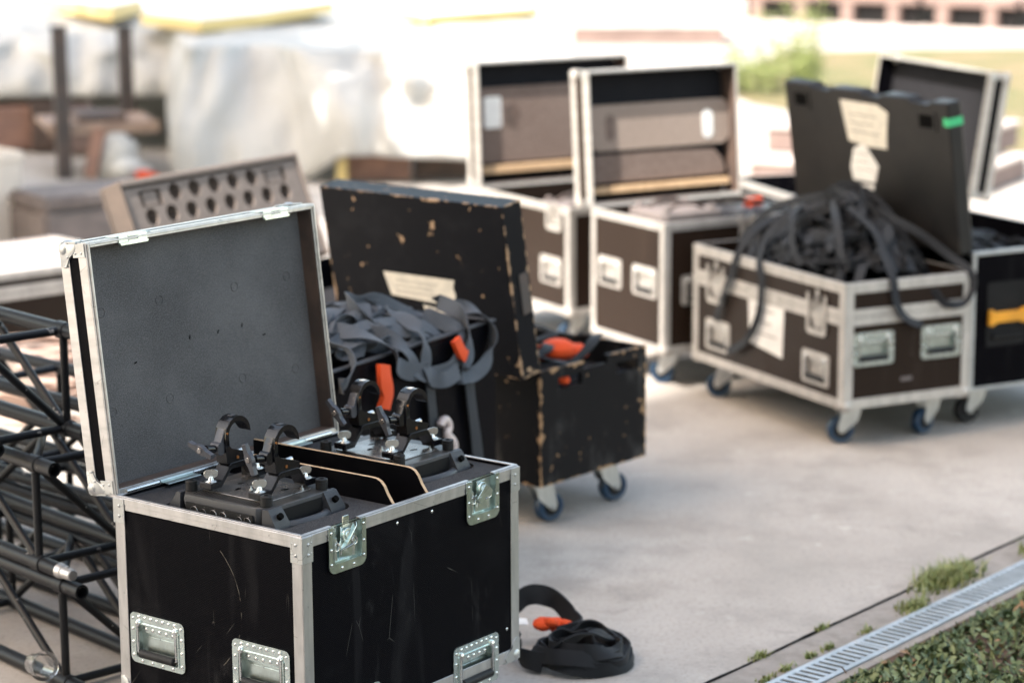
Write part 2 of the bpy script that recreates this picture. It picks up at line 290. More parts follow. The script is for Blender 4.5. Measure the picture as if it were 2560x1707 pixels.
def butterfly_latch(parent, M, detail=True, opened=True, trim='zinc_steel', h=.108):
    W_ = .126; b = MB()                                                                # origin: middle of the top edge
    o = rrect(W_, h, .001, 4, cy=-h/2, rb=.02); i = rrect(W_-.034, h-.0225, .001, 4, cy=-(h-.0225)/2, rb=.006)
    b.ring_plate(o, i, 0, .0028); i1 = rrect(W_-.03, h-.0205, .001, 4, cy=-(h-.0205)/2, rb=.008); b.ring_plate(i1, i, .0024, .005)
    b.box((-.048, -h+.02, -.014), (.048, -.002, -.012))
    for s in (-1, 1): b.box((s*.0465-.001, -h+.021, -.012), (s*.0465+.001, -.002, .0002))
    b.box((-.0455, -h+.0195, -.012), (.0455, -h+.0215, .0002))
    for s in (-1, 1): b.cyl((s*.031, -h+.026, -.009), (s*.031, -.03, -.009), .006, 10)
    if detail:
        b.mi = 1
        for s in (-1, 1):
            for y in (-.013, -.052, -.086): b.rivet((s*.0548, y, .0028), (0, 0, 1), .0038)
        for x in (-.02, .02): b.rivet((x, -h+.009, .0028), (0, 0, 1), .0038)
    l = b.build('butterfly_latch', [trim, 'rivet_metal'], parent); put(l, M)
    b = MB(); b.prism([(-.023, -h+.026), (.023, -h+.026), (.023, -.045), (.016, -.04), (.016, -.008), (-.016, -.008), (-.016, -.04), (-.023, -.045)], -.006, -.003, .0008)
    if opened: b.prism([(-.012, -.01), (.012, -.01), (.009, .016), (-.009, .016)], -.004, -.001, .0006)
    b.build('keeper', trim, l); b = MB(); b.cyl((0, -.028, -.003), (0, -.028, .004), .017, 20, bev=.001); b.cyl((0, -.028, .004), (0, -.028, .0065), .010, 16, bev=.001)
    if opened: b.M = Matrix.Translation((0, -.028, .008)) @ Matrix.Rotation(R(48), 4, 'Z') @ Matrix.Rotation(R(70), 4, 'X'); b.prism([(-.033, -.009), (.033, -.009), (.036, 0), (.026, .010), (-.026, .010), (-.036, 0)], -.0009, .0009, .0004)
    else: b.M = Matrix.Translation((0, -.03, .007)) @ Matrix.Rotation(R(-38), 4, 'Z'); b.prism([(-.012, -.030), (.012, -.032), (.016, -.01), (.03, .0), (.030, .014), (.012, .016), (-.004, .014)], -.001, .001, .0005); b.cyl((0, -.022, -.001), (0, -.022, .002), .004, 10)
    b.M = Matrix(); b.mi = 1
    for x, y in ((-.032, -.05), (.028, -.047)):
        for q in range(2): b.tube([(x+.009*math.cos(a*.7), y+.009*math.sin(a*.7), -.004+.003*q) for a in range(9)], .0013, 6, True)
    b.tube([(-.02, -.07, -.001), (-.018, -.06, .0), (.012, -.056, .0), (.028, -.053, -.001)], .0016, 6); b.build('wing', [trim, 'rivet_metal'], l)
    return l
def caster(parent, x, y, zb, rz, wheel='caster_blue'):
    b = MB(); b.box((-.05, -.045, zb-.006), (.05, .045, zb), .002); b.cyl((0, 0, zb-.02), (0, 0, zb-.006), .03, 16)
    for s in (-1, 1): b.M = frame((0, s*.027, 0), (1, 0, 0), (0, 0, 1), (0, -s, 0)); b.prism([(-.035, zb-.02), (.035, zb-.02), (.052, .06), (.045, .042), (.03, .042), (-.02, .085)], 0, .003); b.M = Matrix()
    b.box((-.035, -.0265, zb-.023), (.035, .0265, zb-.02)); b.cyl((.036, -.034, .05), (.036, .034, .05), .007, 10)
    c = b.build('caster', 'corner_steel', parent); c.location = (x, y, 0); c.rotation_euler = (0, 0, rz)
    b = MB(); n = 28; prof = [(.028, -.017), (.043, -.019), (.048, -.015), (.05, -.006), (.05, .006), (.048, .015), (.043, .019), (.028, .017)]
    b.loft([[(.036+r_*math.cos(2*math.pi*k/n), y_, .05+r_*math.sin(2*math.pi*k/n)) for k in range(n)] for r_, y_ in prof]); b.mi = 1
    b.cyl((.036, -.02, .05), (.036, .02, .05), .028, 20); b.build('wheel', [wheel, 'soft_black'], c)
def ball_corner(mb, p, sx, sy, sz, r=.022):
    p = Vector(p); mb.sphere(p-Vector((sx, sy, sz))*r*.55, r, 14)
    for ax in range(3):     # three rounded legs over the faces
        d = [Vector((sx, 0, 0)), Vector((0, sy, 0)), Vector((0, 0, sz))]; n_ = d[ax]; a, b_ = d[(ax+1) % 3], d[(ax+2) % 3]
        k = mb.M.copy(); mb.M = k @ frame(p+n_*.003, -a, -b_, n_*1.0); q = .052
        mb.prism([(0, 0), (q, 0), (q+.004, .01), (q-.004, .022), (q*.62, .03), (.03, q*.62), (.022, q-.004), (.01, q+.004), (0, q)], -.003, .0022, .0006)
        mb.M = k
def angle_edges(mb, a, b, top=True, wd=.027, t=.0022, top_w=.009, verts=True, ridge=True):
    x0, y0, z0 = a; x1, y1, z1 = b; w2 = wd*.45
    for (f0, f1, y) in (((x0-t, y0-t), (x1+t, y0), 0), ((x0-t, y1), (x1+t, y1+t), 0), ((x0-t, y0), (x0, y1), 0), ((x1, y0), (x1+t, y1), 0)):
        hz = [(z0, z0+wd)]
        if top: hz.append((z1-wd, z1))
        for za, zb in hz: mb.box((f0[0], f0[1], za), (f1[0], f1[1], zb), .0007)
    if ridge and top:
        for q in ((x0-t-.0012, y0-t-.0012, x1+t+.0012, y0-t), (x0-t-.0012, y0-t, x0-t, y1+t)): mb.box((q[0], q[1], z1-wd*.52), (q[2], q[3], z1-.001), .0005)
    if verts:
        for (cx, sx) in ((x0, -1), (x1, 1)):
            for (cy, sy) in ((y0, -1), (y1, 1)):
                xa, xb = sorted((cx-sx*wd, cx+sx*t)); ya, yb = sorted((cy, cy+sy*t)); mb.box((xa, ya, z0+wd), (xb, yb, z1-(wd if top else 0)), .0007)
                xa, xb = sorted((cx, cx+sx*t)); ya, yb = sorted((cy-sy*wd, cy)); mb.box((xa, ya, z0+wd), (xb, yb, z1-(wd if top else 0)), .0007)
    if top:
        mb.box((x0-.001, y0-.001, z1), (x1+.001, y0+top_w, z1+.003), .0008); mb.box((x0-.001, y1-top_w, z1), (x1+.001, y1+.001, z1+.003), .0008)
        mb.box((x0-.001, y0+top_w, z1), (x0+top_w, y1-top_w, z1+.003), .0008); mb.box((x1-top_w, y0+top_w, z1), (x1+.001, y1-top_w, z1+.003), .0008)
def shell(mb, L, W, zb, zt, th=.0095):
    mb.box((0, 0, zb), (L, th, zt)); mb.box((0, W-th, zb), (L, W, zt)); mb.box((0, th, zb), (th, W-th, zt)); mb.box((L-th, th, zb), (L, W-th, zt)); mb.box((th, th, zb), (L-th, W-th, zb+th))
def lid_matrix(style, L, W, zt, t):
    c, s = math.cos(t), math.sin(t)
    if style == 'v': o, a, h, f = (0, W, zt), (1, 0, 0), (0, s, c), (0, -c, s)
    elif style == 'u': o, a, h, f = (0, 0, zt), (0, 1, 0), (-s, 0, c), (c, 0, s)
    else: o, a, h, f = (L, W, zt), (0, -1, 0), (s, 0, c), (-c, 0, s)
    return frame(o, a, h, f)
def foam_dents(b):
    for (x, y) in ((.253, .421), (.064, .419), (.251, .182), (.064, .182), (.505, .187), (.699, .178), (.703, .416), (.512, .416)):
        b.tube([(x+.0115*math.cos(k*.349), y+.0115*math.sin(k*.349), -.0447) for k in range(18)], .0012, 6, True)
    b.mi = 2
    for (x, y, a) in ((.34, .316, 1.4), (.438, .314, .9), (.523, .317, 1.2), (.598, .282, .1), (.153, .285, .3)):
        b.M = frame((x, y, -.0446), (math.cos(a), math.sin(a), 0), (-math.sin(a), math.cos(a), 0), (0, 0, 1)); b.prism([(-.006, 0), (-.002, -.002), (.006, -.001), (.005, .0015), (-.003, .0022)], -.002, .0004)
    b.M = Matrix()
def make_lid(root, style, L, W, zt, t, Hl, D, lam, trim, lining, depth=.045, th=.0095, ball=True, wd=.027, inner='plywood_edge', dents=False):
    A = L if style == 'v' else W
    b = MB(); b.box((0, 0, -D), (A, Hl, -D+th)); b.box((0, 0, -D+th), (th, Hl, 0)); b.box((A-th, 0, -D+th), (A, Hl, 0)); b.box((th, 0, -D+th), (A-th, th, 0)); b.box((th, Hl-th, -D+th), (A-th, Hl, 0))
    lid = b.build('lid', lam, root); put(lid, lid_matrix(style, L, W, zt+.004, t))
    if trim:
        b = MB(); tt = .0022
        for (za, zb) in ((-D-tt, -D+wd), (-wd, .0)):          # back edge strips, rim strips
            b.box((-tt, -tt, za), (0, Hl+tt, zb), .0007); b.box((A, -tt, za), (A+tt, Hl+tt, zb), .0007); b.box((0, -tt, za), (A, 0, zb), .0007); b.box((0, Hl, za), (A, Hl+tt, zb), .0007)
        b.box((0, 0, -D-tt), (A, wd, -D)); b.box((0, Hl-wd, -D-tt), (A, Hl, -D)); b.box((0, wd, -D-tt), (wd, Hl-wd, -D)); b.box((A-wd, wd, -D-tt), (A, Hl-wd, -D))
        r = .0105                                             # rim facing the opening, with a raised lip
        b.box((-tt, -tt, 0), (r, Hl+tt, .003), .0008); b.box((A-r, -tt, 0), (A+tt, Hl+tt, .003), .0008); b.box((r, -tt, 0), (A-r, r, .003), .0008); b.box((r, Hl-r, 0), (A-r, Hl+tt, .003), .0008)
        b.box((.001, .001, .003), (.0055, Hl-.001, .0075), .001); b.box((A-.0055, .001, .003), (A-.001, Hl-.001, .0075), .001); b.box((.0055, Hl-.0055, .003), (A-.0055, Hl-.001, .0075), .001)
        b.build('edge_trim', trim, lid)
        if ball:
            for (x, sx) in ((0, -1), (A, 1)):
                for (y, sy) in ((0, -1), (Hl, 1)): b = MB(); ball_corner(b, (x, y, -D), sx, sy, -1); [b.rivet((x+sx*.0054, y-sy*q[0], -D+q[1]), (sx, 0, 0), .0034) for q in ((.03, .026), (.052, .018))]; b.build('ball_corner', 'corner_steel' if trim == 'aluminium' else trim, lid)
            for (x, sx) in ((0, -1), (A, 1)):
                for (y, sy) in ((0, 1), (Hl, -1)):
                    b = MB(); y0 = y if sy > 0 else y-.032
                    xa, xb = sorted((x+sx*.0022, x+sx*.0044)); b.box((xa, y0, -.042), (xb, y0+.032, -.002), .0006)
                    for zz in (-.033, -.013): b.rivet((x+sx*.0044, y+sy*.022, zz), (sx, 0, 0), .0034)
                    b.build('corner_bracket', 'corner_steel', lid)
    if lining:
        b = MB(); b.box((th, th, -D+th), (A-th, Hl-th, -depth)); foam_dents(b) if dents else None; b.build('lid_lining', [lining, 'dark_foam', 'void_black'], lid)
    if inner:
        b = MB(); b.box((th, th, -depth), (th+.003, Hl-th, -.002)); b.box((A-th-.003, th, -depth), (A-th, Hl-th, -.002)); b.box((th+.003, th, -depth), (A-th-.003, th+.003, -.002)); b.box((th+.003, Hl-th-.003, -depth), (A-th-.003, Hl-th, -.002))
        b.build('inner_wall', inner, lid)
    return lid, A
# ------------------------------------------------------------------ ground, lawn, paths
def sheet(name, poly, z, m, kind='structure'):
    me = bpy.data.meshes.new(name); me.from_pydata([(x, y, z) for x, y in poly], [], [list(range(len(poly)))]); me.materials.append(MATS[m]); o = bpy.data.objects.new(name, me); COL.objects.link(o); tag(o, kind=kind); return o
sheet('ground', [(-90, -60), (90, -60), (90, 140), (-90, 140)], 0, 'concrete_ground')
DA = .883; du = Vector((math.cos(DA), math.sin(DA), 0)); dn = Vector((math.sin(DA), -math.cos(DA), 0)); d0 = Vector((.499, 5.917, 0))   # drain line: along du, dn to the right
def dpt(s, n, z=0): p = d0+du*s+dn*n; return (p.x, p.y, z)
sheet('paved_edge', [dpt(-4, .012)[:2], dpt(5, .012)[:2], dpt(5, .128)[:2], dpt(-4, .128)[:2]], .004, 'edge_strip')
sheet('stone_edging', [dpt(-4, .2445)[:2], dpt(5, .2445)[:2], dpt(5, .272)[:2], dpt(-4, .272)[:2]], .006, 'edge_strip')
sheet('lawn_soil', [dpt(-4, .245)[:2], dpt(5, .245)[:2], dpt(5, 5)[:2], dpt(-4, 5)[:2]], .004, 'soil')
# open joint between slab and strip: a ragged dark groove
b = MB(); r_ = random.Random(3); L_ = []; R_ = []
for i in range(180):
    s = -1.5+i*.022; q = .0045*noise.noise((s*3, 0, 0)); w_ = .010+.008*max(0, noise.noise((s*9, 5, 0)))+r_.uniform(0, .002); L_.append(dpt(s, q-w_*.5, .0022)); R_.append(dpt(s, q+w_*.6, .0022))
for i in range(179): b._f([b._v(p) for p in (L_[i], R_[i], R_[i+1], L_[i+1])])
tag(b.build('expansion_joint', 'void_black'), kind='structure')
sheet('lawn', [(1.9, 21.8), (2.05, 20.6), (2.6, 19.2), (3.05, 17.6), (3.7, 16.9), (9, 15.2), (16, 14), (16, 26.6), (4.4, 26.4), (2.9, 26.0), (2.3, 24)], .004, 'dry_lawn')
sheet('path', [(-1, 27.2), (18, 26.4), (24, 33), (-2, 34)], .008, 'concrete_slab')
# drain grating
b = MB(); 
def dbox(s0, s1, n0, n1, z0, z1, bev=0):
    b.M = frame(d0, du, dn, (0, 0, -1)); b.box((s0, n0, -z1), (s1, n1, -z0), bev); b.M = Matrix()
for sec in range(-3, 6):
    a_, e_ = sec*.5, sec*.5+.497
    dbox(a_, e_, .134, .150, .003, .012, .0015); dbox(a_, e_, .226, .242, .003, .012, .0015)
    k = 0
    while a_+.006+k*.030 < e_-.008: dbox(a_+.004+k*.030, a_+.020+k*.030, .150, .226, .004, .0112); k += 1
gr = b.build('drain_grating', 'galvanised', None); tag(gr, 'long galvanised slotted drain grating set between the concrete and the grass', 'drain grate')
b = MB(); b.M = frame(d0, du, dn, (0, 0, -1)); b.box((-1.5, .131, -.0032), (2.99, .2445, .002)); b.M = Matrix(); b.build('channel', 'void_black', gr)
# ground cover
def leaf_field(name, n, place, size, mat, kind=None, tall=.03, blades=False, seed=1):
    g = random.Random(seed); V = []; F = []
    for _ in range(n):
        x, y, dens, *top_ = place(g); top_ = top_[0] if top_ else 1
        if dens < g.random(): continue
        sz = g.uniform(*size); a = g.uniform(0, 6.283); ca, sa = math.cos(a), math.sin(a); i0 = len(V)
        if blades:
            h = sz*(.5+.5*top_); lean = g.uniform(.1, .9)*h; wv = .0035
            for k, f in enumerate((0, .5, 1)):
                px, py, pz = x+ca*lean*f*f, y+sa*lean*f*f, h*f*(1-.25*f)
                V += [(px-sa*wv*(1-f*.9), py+ca*wv*(1-f*.9), pz), (px+sa*wv*(1-f*.9), py-ca*wv*(1-f*.9), pz)]
            F += [(i0, i0+1, i0+3, i0+2), (i0+2, i0+3, i0+5, i0+4)]
        else:
            z = g.uniform(.004, tall*top_); tl = g.uniform(-1.3, 1.3); tr = g.uniform(-1., 1.); cup = g.uniform(.1, .45); pts = ((0, -.5, 0), (.36, -.18, cup*.35), (.42, .2, cup*.4), (0, .55, 0), (-.42, .2, cup*.4), (-.36, -.18, cup*.35))
            for (lx, ly, lz) in pts:
                lx *= .6; zz = lz+ly*tl+lx*tr; V.append((x+(lx*ca-ly*sa)*sz, y+(lx*sa+ly*ca)*sz, max(.004, z+zz*sz)))
            F += [(i0, i0+1, i0+2, i0+3), (i0, i0+3, i0+4, i0+5)]
    me = bpy.data.meshes.new(name); me.from_pydata(V, [], F); me.materials.append(MATS[mat]); o = bpy.data.objects.new(name, me); COL.objects.link(o)
    if kind: tag(o, kind=kind)
    return o
def lawn_place(g):
    s = g.uniform(-1.3, 2.6); n = .232+1.35*g.random()**1.4; x, y, _ = dpt(s, n); e = .292+.035*noise.noise((s*6, 1, 0))+.012*noise.noise((s*31, 2, 0)); k = .10+1.5*(noise.noise((x*5, y*5, 0))*.6+noise.noise((x*17, y*17, 3))*.6+.36); return x, y, (0 if n < e else min(1, max(.05, k))), min(1, .22+(n-e)/.16)
leaf_field('ground_cover', 56000, lawn_place, (.008, .031), 'clover_leaf', 'stuff', .045)
leaf_field('grass_blades', 9000, lawn_place, (.03, .075), 'weed_blade', 'stuff', blades=True, seed=5)
def litter_place(g):
    x, y, d, _ = lawn_place(g); return x, y, .5 if d > 0 else 0
leaf_field('leaf_litter', 2200, litter_place, (.014, .026), 'dead_leaf', 'stuff', .05, seed=8)
def tuft(s, n, r, cnt, size, label, flat=False):
    cx, cy, _ = dpt(s, n)
    def pl(g):
        a = g.uniform(0, 6.283); q = r*min(1.5, abs(g.gauss(0, .62))); return du.x*q*math.cos(a)*1.6+dn.x*q*math.sin(a)*.62, du.y*q*math.cos(a)*1.6+dn.y*q*math.sin(a)*.62, 1
    o = leaf_field('weed_tuft', cnt, pl, size, 'weed_blade', blades=True, seed=int(s*97+n*31)); o.location = (cx, cy, .004); tag(o, label, 'weed', 'weeds growing along the concrete joint'); return o
tuft(1.17, .045, .082, 1700, (.012, .058), 'bushy light green grass tuft bridging the joint and the drain')
tuft(.88, .10, .045, 260, (.012, .035), 'low yellowish weed patch against the drain below the bushy tuft')
tuft(1.62, .11, .05, 300, (.02, .06), 'green grass tuft at the right picture edge beside the drain')
for i, (s, n, r, c_) in enumerate(((.25, .0, .022, 90), (.55, .0, .018, 60), (.42, .105, .02, 60), (.20, .11, .022, 70), (.33, .105, .016, 50), (.10, .115, .02, 60), (.61, .11, .02, 50))):
    tuft(s, n, r, c_, (.008, .024), 'tiny green weed sprig in the narrow strip by the drain')
# ------------------------------------------------------------------ unseen tall block added behind the camera on the left to throw the shade
bl = thing('shade_block', 'unseen tall rendered block added behind the viewer to shade the foreground', 'shade_block')
e1 = Vector((.69, -.724, 0)); nb = Vector((-.724, -.69, 0)); c0 = Vector((-9.9, -.86, 0))
def bpt(a, d, z): p = c0+e1*a+nb*d; return (p.x, p.y, z)
b = MB(); b.loft([[bpt(0, 0, z), bpt(20, 0, z), bpt(20, 9, z), bpt(0, 9, z)] for z in (0, 25)]); b.build('wall', 'shade_block_render', bl)
b = MB(); b.loft([[bpt(-.12, -.12, z), bpt(20.1, -.12, z), bpt(20.1, 9.1, z), bpt(-.12, 9.1, z)] for z in (25, 25.4)]); b.build('roof', 'concrete_slab', bl)
for fl in range(6):
    for k in range(5):
        b = MB(); z = 2+fl*3.7; a = 2.2+k*3.8; b.loft([[bpt(a, -.03, z), bpt(a+1.4, -.03, z), bpt(a+1.4, -.005, z), bpt(a, -.005, z)], [bpt(a, -.03, z+1.8), bpt(a+1.4, -.03, z+1.8), bpt(a+1.4, -.005, z+1.8), bpt(a, -.005, z+1.8)]]); b.build('window', 'glass_dark', bl)
def cut(o, boxes):      # openings for recessed hardware, cut once and kept as mesh
    b = MB()
    for M, x0, x1, y0, y1, dz in boxes: b.M = M; b.box((x0, y0, -dz), (x1, y1, .02))
    c = b.build('cutter', 'void_black', o.parent, smooth=False); m = o.modifiers.new('cut', 'BOOLEAN'); m.object = c; m.operation = 'DIFFERENCE'; m.solver = 'EXACT'; m.use_self = True
    dg = bpy.context.evaluated_depsgraph_get(); me = bpy.data.meshes.new_from_object(o.evaluated_get(dg)); me.name = o.data.name; o.modifiers.clear(); o.data = me; cm = c.data; bpy.data.objects.remove(c); bpy.data.meshes.remove(cm)
HB = (-.0695, .0695, -.0495, .0375, .016)     # dish of a recessed handle
def LB(h=.108): return (-.0475, .0475, -h+.0205, .02, .0135)
# ------------------------------------------------------------------ the open flight case in front
L, W, ZB, ZT = .781, .584, .15, .64
mc = thing('flight_case', 'large open black flight case with aluminium edges in front, holding two stage lights', 'flight case', (-.463, 5.074, 0), .919, 'flight cases')
mH = [face_x0((-.0006, v_, .308)) for v_ in (.459, .130)]+[face_y0((u_, -.0006, .180)) for u_ in (.610, .166)]; mL = [face_y0((u_, -.0042, ZT+.001)) for u_ in (.144, .637)]
b = MB(); shell(b, L, W, ZB, ZT); cut(b.build('body', 'black_laminate', mc), [(m, *HB) for m in mH]+[(m, *LB()) for m in mL])
b = MB(); angle_edges(b, (0, 0, ZB), (L, W, ZT), wd=.029); cut(b.build('edge_trim', 'aluminium', mc), [(m, *LB()) for m in mL])
for (x, sx) in ((0, -1), (L, 1)):
    for (y, sy) in ((0, -1), (W, 1)):
        b = MB(); xa, xb = sorted((x+sx*.0034, x-sx*.031)); ya, yb = sorted((y+sy*.0034, y+sy*.0050)); b.box((xa, ya, ZT-.062), (xb, yb, ZT-.002), .0006)
        xa, xb = sorted((x+sx*.0034, x+sx*.0050)); ya, yb = sorted((y+sy*.005, y-sy*.031)); b.box((xa, ya, ZT-.062), (xb, yb, ZT-.002), .0006)
        for zz in (ZT-.020, ZT-.044):
            b.rivet((x-sx*.015, y+sy*.005, zz), (0, sy, 0), .0042); b.rivet((x+sx*.005, y-sy*.015, zz), (sx, 0, 0), .0042)
            b.rivet((x-sx*.025, y+sy*.005, zz+.003), (0, sy, 0), .002); b.rivet((x+sx*.005, y-sy*.025, zz+.003), (sx, 0, 0), .002)
        b.build('corner_bracket', 'corner_steel', mc); b = MB(); ball_corner(b, (x, y, ZB), sx, sy, -1); b.build('ball_corner', 'corner_steel', mc)
for p in ((.324, 0, .598), (.450, 0, .598), (.735, 0, .235)): b = MB(); b.rivet(p, (0, -1, 0), .0042); b.build('rivet', 'rivet_metal', mc)
for v_ in (.459, .130): recessed_handle(mc, face_x0((-.0006, v_, .308)))
for u_ in (.610, .166): recessed_handle(mc, face_y0((u_, -.0006, .180)))
l1 = butterfly_latch(mc, face_y0((.144, -.0042, ZT+.001))); l2 = butterfly_latch(mc, face_y0((.637, -.0042, ZT+.001)), opened=False)
for (x, y) in ((.12, .11), (L-.12, .11), (.12, W-.11), (L-.12, W-.11)): caster(mc, x, y, ZB, rnd.uniform(0, 6.28))
# foam insert with two cut-outs
FZ = ZT-.006; lights = ((.148, .272), (.612, .272))
b = MB()
def foam_tile(x0, x1, cx, cy):
    o = [(x0, .0100), (x1, .0100), (x1, W-.0100), (x0, W-.0100)]; h = rrect(.284, .37, .05, 4, cx, cy); n = len(h)
    # outline resampled to the same count as the hole
    out = []
    for i in range(n):
        px, py = h[i]; dx, dy = px-cx, py-cy; t_ = min(((x1-cx)/dx if dx > 0 else (x0-cx)/dx) if abs(dx) > 1e-9 else 9e9, ((W-.01-cy)/dy if dy > 0 else (.01-cy)/dy) if abs(dy) > 1e-9 else 9e9); out.append((cx+dx*t_, cy+dy*t_))
    q = 4   # snap nearest outline points to the true corners
    for c_ in o: j = min(range(n), key=lambda k: (out[k][0]-c_[0])**2+(out[k][1]-c_[1])**2); out[j] = c_
    b.ring_plate(out, h, FZ-.10, FZ); b.box((x0, .01, FZ-.13), (x1, W-.01, FZ-.1))
foam_tile(.0100, .332, *lights[0]); foam_tile(.4645, L-.0100, *lights[1]); b.box((.342, .01, FZ-.2), (.455, W-.01, FZ-.13))
b.build('foam_insert', 'dark_foam', mc, smooth=False)
for x in (.3325, .455):
    b = MB(); b.M = frame((x, 0, 0), (0, 1, 0), (0, 0, 1), (1, 0, 0)); top = FZ+.058
    pl = [(.012, FZ-.12), (W-.012, FZ-.12), (W-.012, top-.004)] + [(.085, top), (.068, top-.001), (.056, top-.006), (.046, top-.016), (.036, top-.034), (.024, top-.050), (.012, FZ-.004)]
    b.prism(pl, 0, .009); d_ = b.build('divider_board', ['plywood_edge', 'board_black'], mc, smooth=False)
    for f in d_.data.polygons: f.material_index = 1 if abs(f.normal.x) > .7 else 0
# lid
lid, A = make_lid(mc, 'v', L, W, ZT, .116, .589, .086, 'black_laminate', 'aluminium', 'lid_foam', .045, inner='timber_dark', dents=True)
for x in (.145, .636):        # catch plates for the latches
    b = MB(); b.box((x-.046, .576, .0032), (x-.016, .5935, .0062), .001); b.box((x+.016, .576, .0032), (x+.046, .5935, .0062), .001); b.box((x-.016, .5885, .0032), (x+.016, .5935, .0062), .0008); b.box((x-.016, .576, .0032), (x+.016, .5815, .0062), .0008)
    b.box((x-.06, .5912, -.026), (x+.06, .5934, .0045), .0008); b.prism([(x-.046, .5765), (x+.046, .5765), (x+.043, .571), (x-.043, .571)], .003, .010, .001); b.build('latch_catch', 'zinc_steel', lid)
for x0, x1 in ((.03, .135), (.25, .53), (.65, .75)): b = MB(); b.cyl((x0, W-.004, ZT+.005), (x1, W-.004, ZT+.005), .006, 12); b.build('hinge', 'rivet_metal', mc)
for x0, x1 in ((.138, .247), (.533, .647)): b = MB(); b.box((x0, W-.036, ZT+.0032), (x1, W-.009, ZT+.006), .0008); b.cyl((x0, W-.006, ZT+.006), (x1, W-.006, ZT+.006), .0048, 10); b.build('stay_hinge', 'zinc_steel', mc)
# ------------------------------------------------------------------ stage lights lying in the foam
def stage_light(label):
    t_ = thing('stage_light', label, 'stage light', group='stage lights in the open case')
    def octo(hx, hy, c, z): return [(hx-c, -hy, z), (hx, -hy+c, z), (hx, hy-c, z), (hx-c, hy, z), (-hx+c, hy, z), (-hx, hy-c, z), (-hx, -hy+c, z), (-hx+c, -hy, z)]
    b = MB(); b.loft([octo(.10, .125, .03, -.09), octo(.118, .138, .03, -.05), octo(.124, .142, .03, -.012), octo(.121, .140, .03, -.001)], cap=False); b._f([b._v(p) for p in octo(.121, .140, .03, -.001)][::1]); b.build('body', 'moulded_grey', t_)
    b = MB(); b.loft([octo(.121, .139, .03, -.0008), octo(.119, .137, .03, .0010)]); tc = b
    for sy in (-1, 1):      # corner posts with holes and a bow handle between them
        for sx in (-1, 1):
            b = MB(); b.M = frame((sx*.093, 0, 0), (1, 0, 0), (0, sy, 0), (0, 0, 1)); b.loft([[(-.026, .128, .0), (.026-.0*sx, .128, .0), (.022, .142, 0), (-.022, .142, 0)], [(-.028, .128, -.03), (.028, .128, -.03), (.025, .166, -.036), (-.025, .166, -.036)], [(-.028, .128, -.075), (.028, .128, -.075), (.025, .168, -.07), (-.025, .168, -.07)]])
            b.M = Matrix(); b.mi = 1; b.cyl((sx*.093, sy*.1535, -.020), (sx*.093, sy*.162, -.0135), .0075, 14); b.build('handle_post', ['moulded_grey', 'void_black'], t_)
        b = MB(); path = [(-.072, sy*.150, -.046), (-.05, sy*.163, -.045), (-.02, sy*.171, -.044), (.02, sy*.171, -.044), (.05, sy*.163, -.045), (.072, sy*.150, -.046)]
        b.tube(spline(path, 5), .0125, 12); b.build('carry_handle', 'moulded_grey', t_)
        b = MB(); b.box((-.066, min(sy*.1405, sy*.1425), -.07), (.066, max(sy*.1405, sy*.1425), -.008)); b.build('handle_recess', 'soft_black', t_)
    b = MB(); b.box((-.1262, -.105, -.062), (-.1245, .105, -.016), .0006); pn = b.build('connector_panel', 'soft_black', t_)
    for y, r_ in ((-.088, .0098), (-.062, .0085), (-.012, .0105), (.018, .0105), (.05, .0085), (.078, .0105)):
        b = MB(); b.tube([(-.1266, y+r_*math.cos(k*.393), -.034+r_*math.sin(k*.393)) for k in range(16)], .0014 if r_ > .009 else .0007, 6, True)
        for k in range(3): b.sphere((-.1268, y+.004*math.cos(k*2.1+.5), -.034+.004*math.sin(k*2.1+.5)), .0011, 6)
        b.sphere((-.1266, y-.006, -.021), .0013, 8); b.build('connector', 'steel_plate', pn)
    b = tc; b.mi = 1                                                                      # vent slots near the connector side
    for row in range(4):
        for k in range(24):
            y = -.098+k*.0083+row*.002
            if y < .104: b.M = Matrix.Translation((-.108+row*.0085, y, .0010)) @ Matrix.Rotation(R(25), 4, 'Z'); b.box((-.0035, -.0017, 0), (.0035, .0017, .0003))
    for k in range(9): b.M = Matrix.Translation((.085, .04+k*.007, .001)) @ Matrix.Rotation(R(70), 4, 'Z'); b.box((-.007, -.0012, 0), (.007, .0012, .0003))
    b.M = Matrix(); b.build('top_cover', ['dusty_top', 'void_black'], t_)
    for sx in (-1, 1):
        for sy in (-1, 1):
            b = MB(); cx, cy = sx*.093, sy*.117; b.cyl((cx, cy, .001), (cx, cy, .0185), .0142, 24, bev=.0008); b.cyl((cx, cy, .0185), (cx, cy, .0198), .0132, 24); b.cyl((cx, cy, .0195), (cx, cy, .0255), .0145, 24, .0142, bev=.0012); b.tube([(cx+.0062*math.cos(k*.524), cy+.0062*math.sin(k*.524), .0258) for k in range(12)], .0009, 6, True)
            b.mi = 1; b.cyl((cx, cy, .0252), (cx, cy, .0259), .0055, 14); b.build('rubber_foot', ['rubber', 'void_black'], t_)
    b = MB(); b.prism(rrect(.16, .205, .012, 3), .0012, .0042, .0007); b.mi = 1
    for (x, y, a, q) in ((-.03, .03, .3, .012), (.03, -.06, -.4, .011), (-.035, -.045, .6, .010), (.045, .02, .2, .010), (.01, .06, -.2, .009), (-.055, -.08, .1, .008)):
        b.M = Matrix.Translation((x, y, .0042)) @ Matrix.Rotation(a, 4, 'Z'); b.prism([(q*math.cos(k*.524), q*.42*math.sin(k*.524)) for k in range(12)], 0, .0004)
    b.M = Matrix(); b.mi = 2
    for (x, y) in ((-.02, .0), (.055, -.09), (-.06, .085)): b.cyl((x, y, .0042), (x, y, .008), .005, 6); b.cyl((x, y, .008), (x, y, .014), .0022, 8)
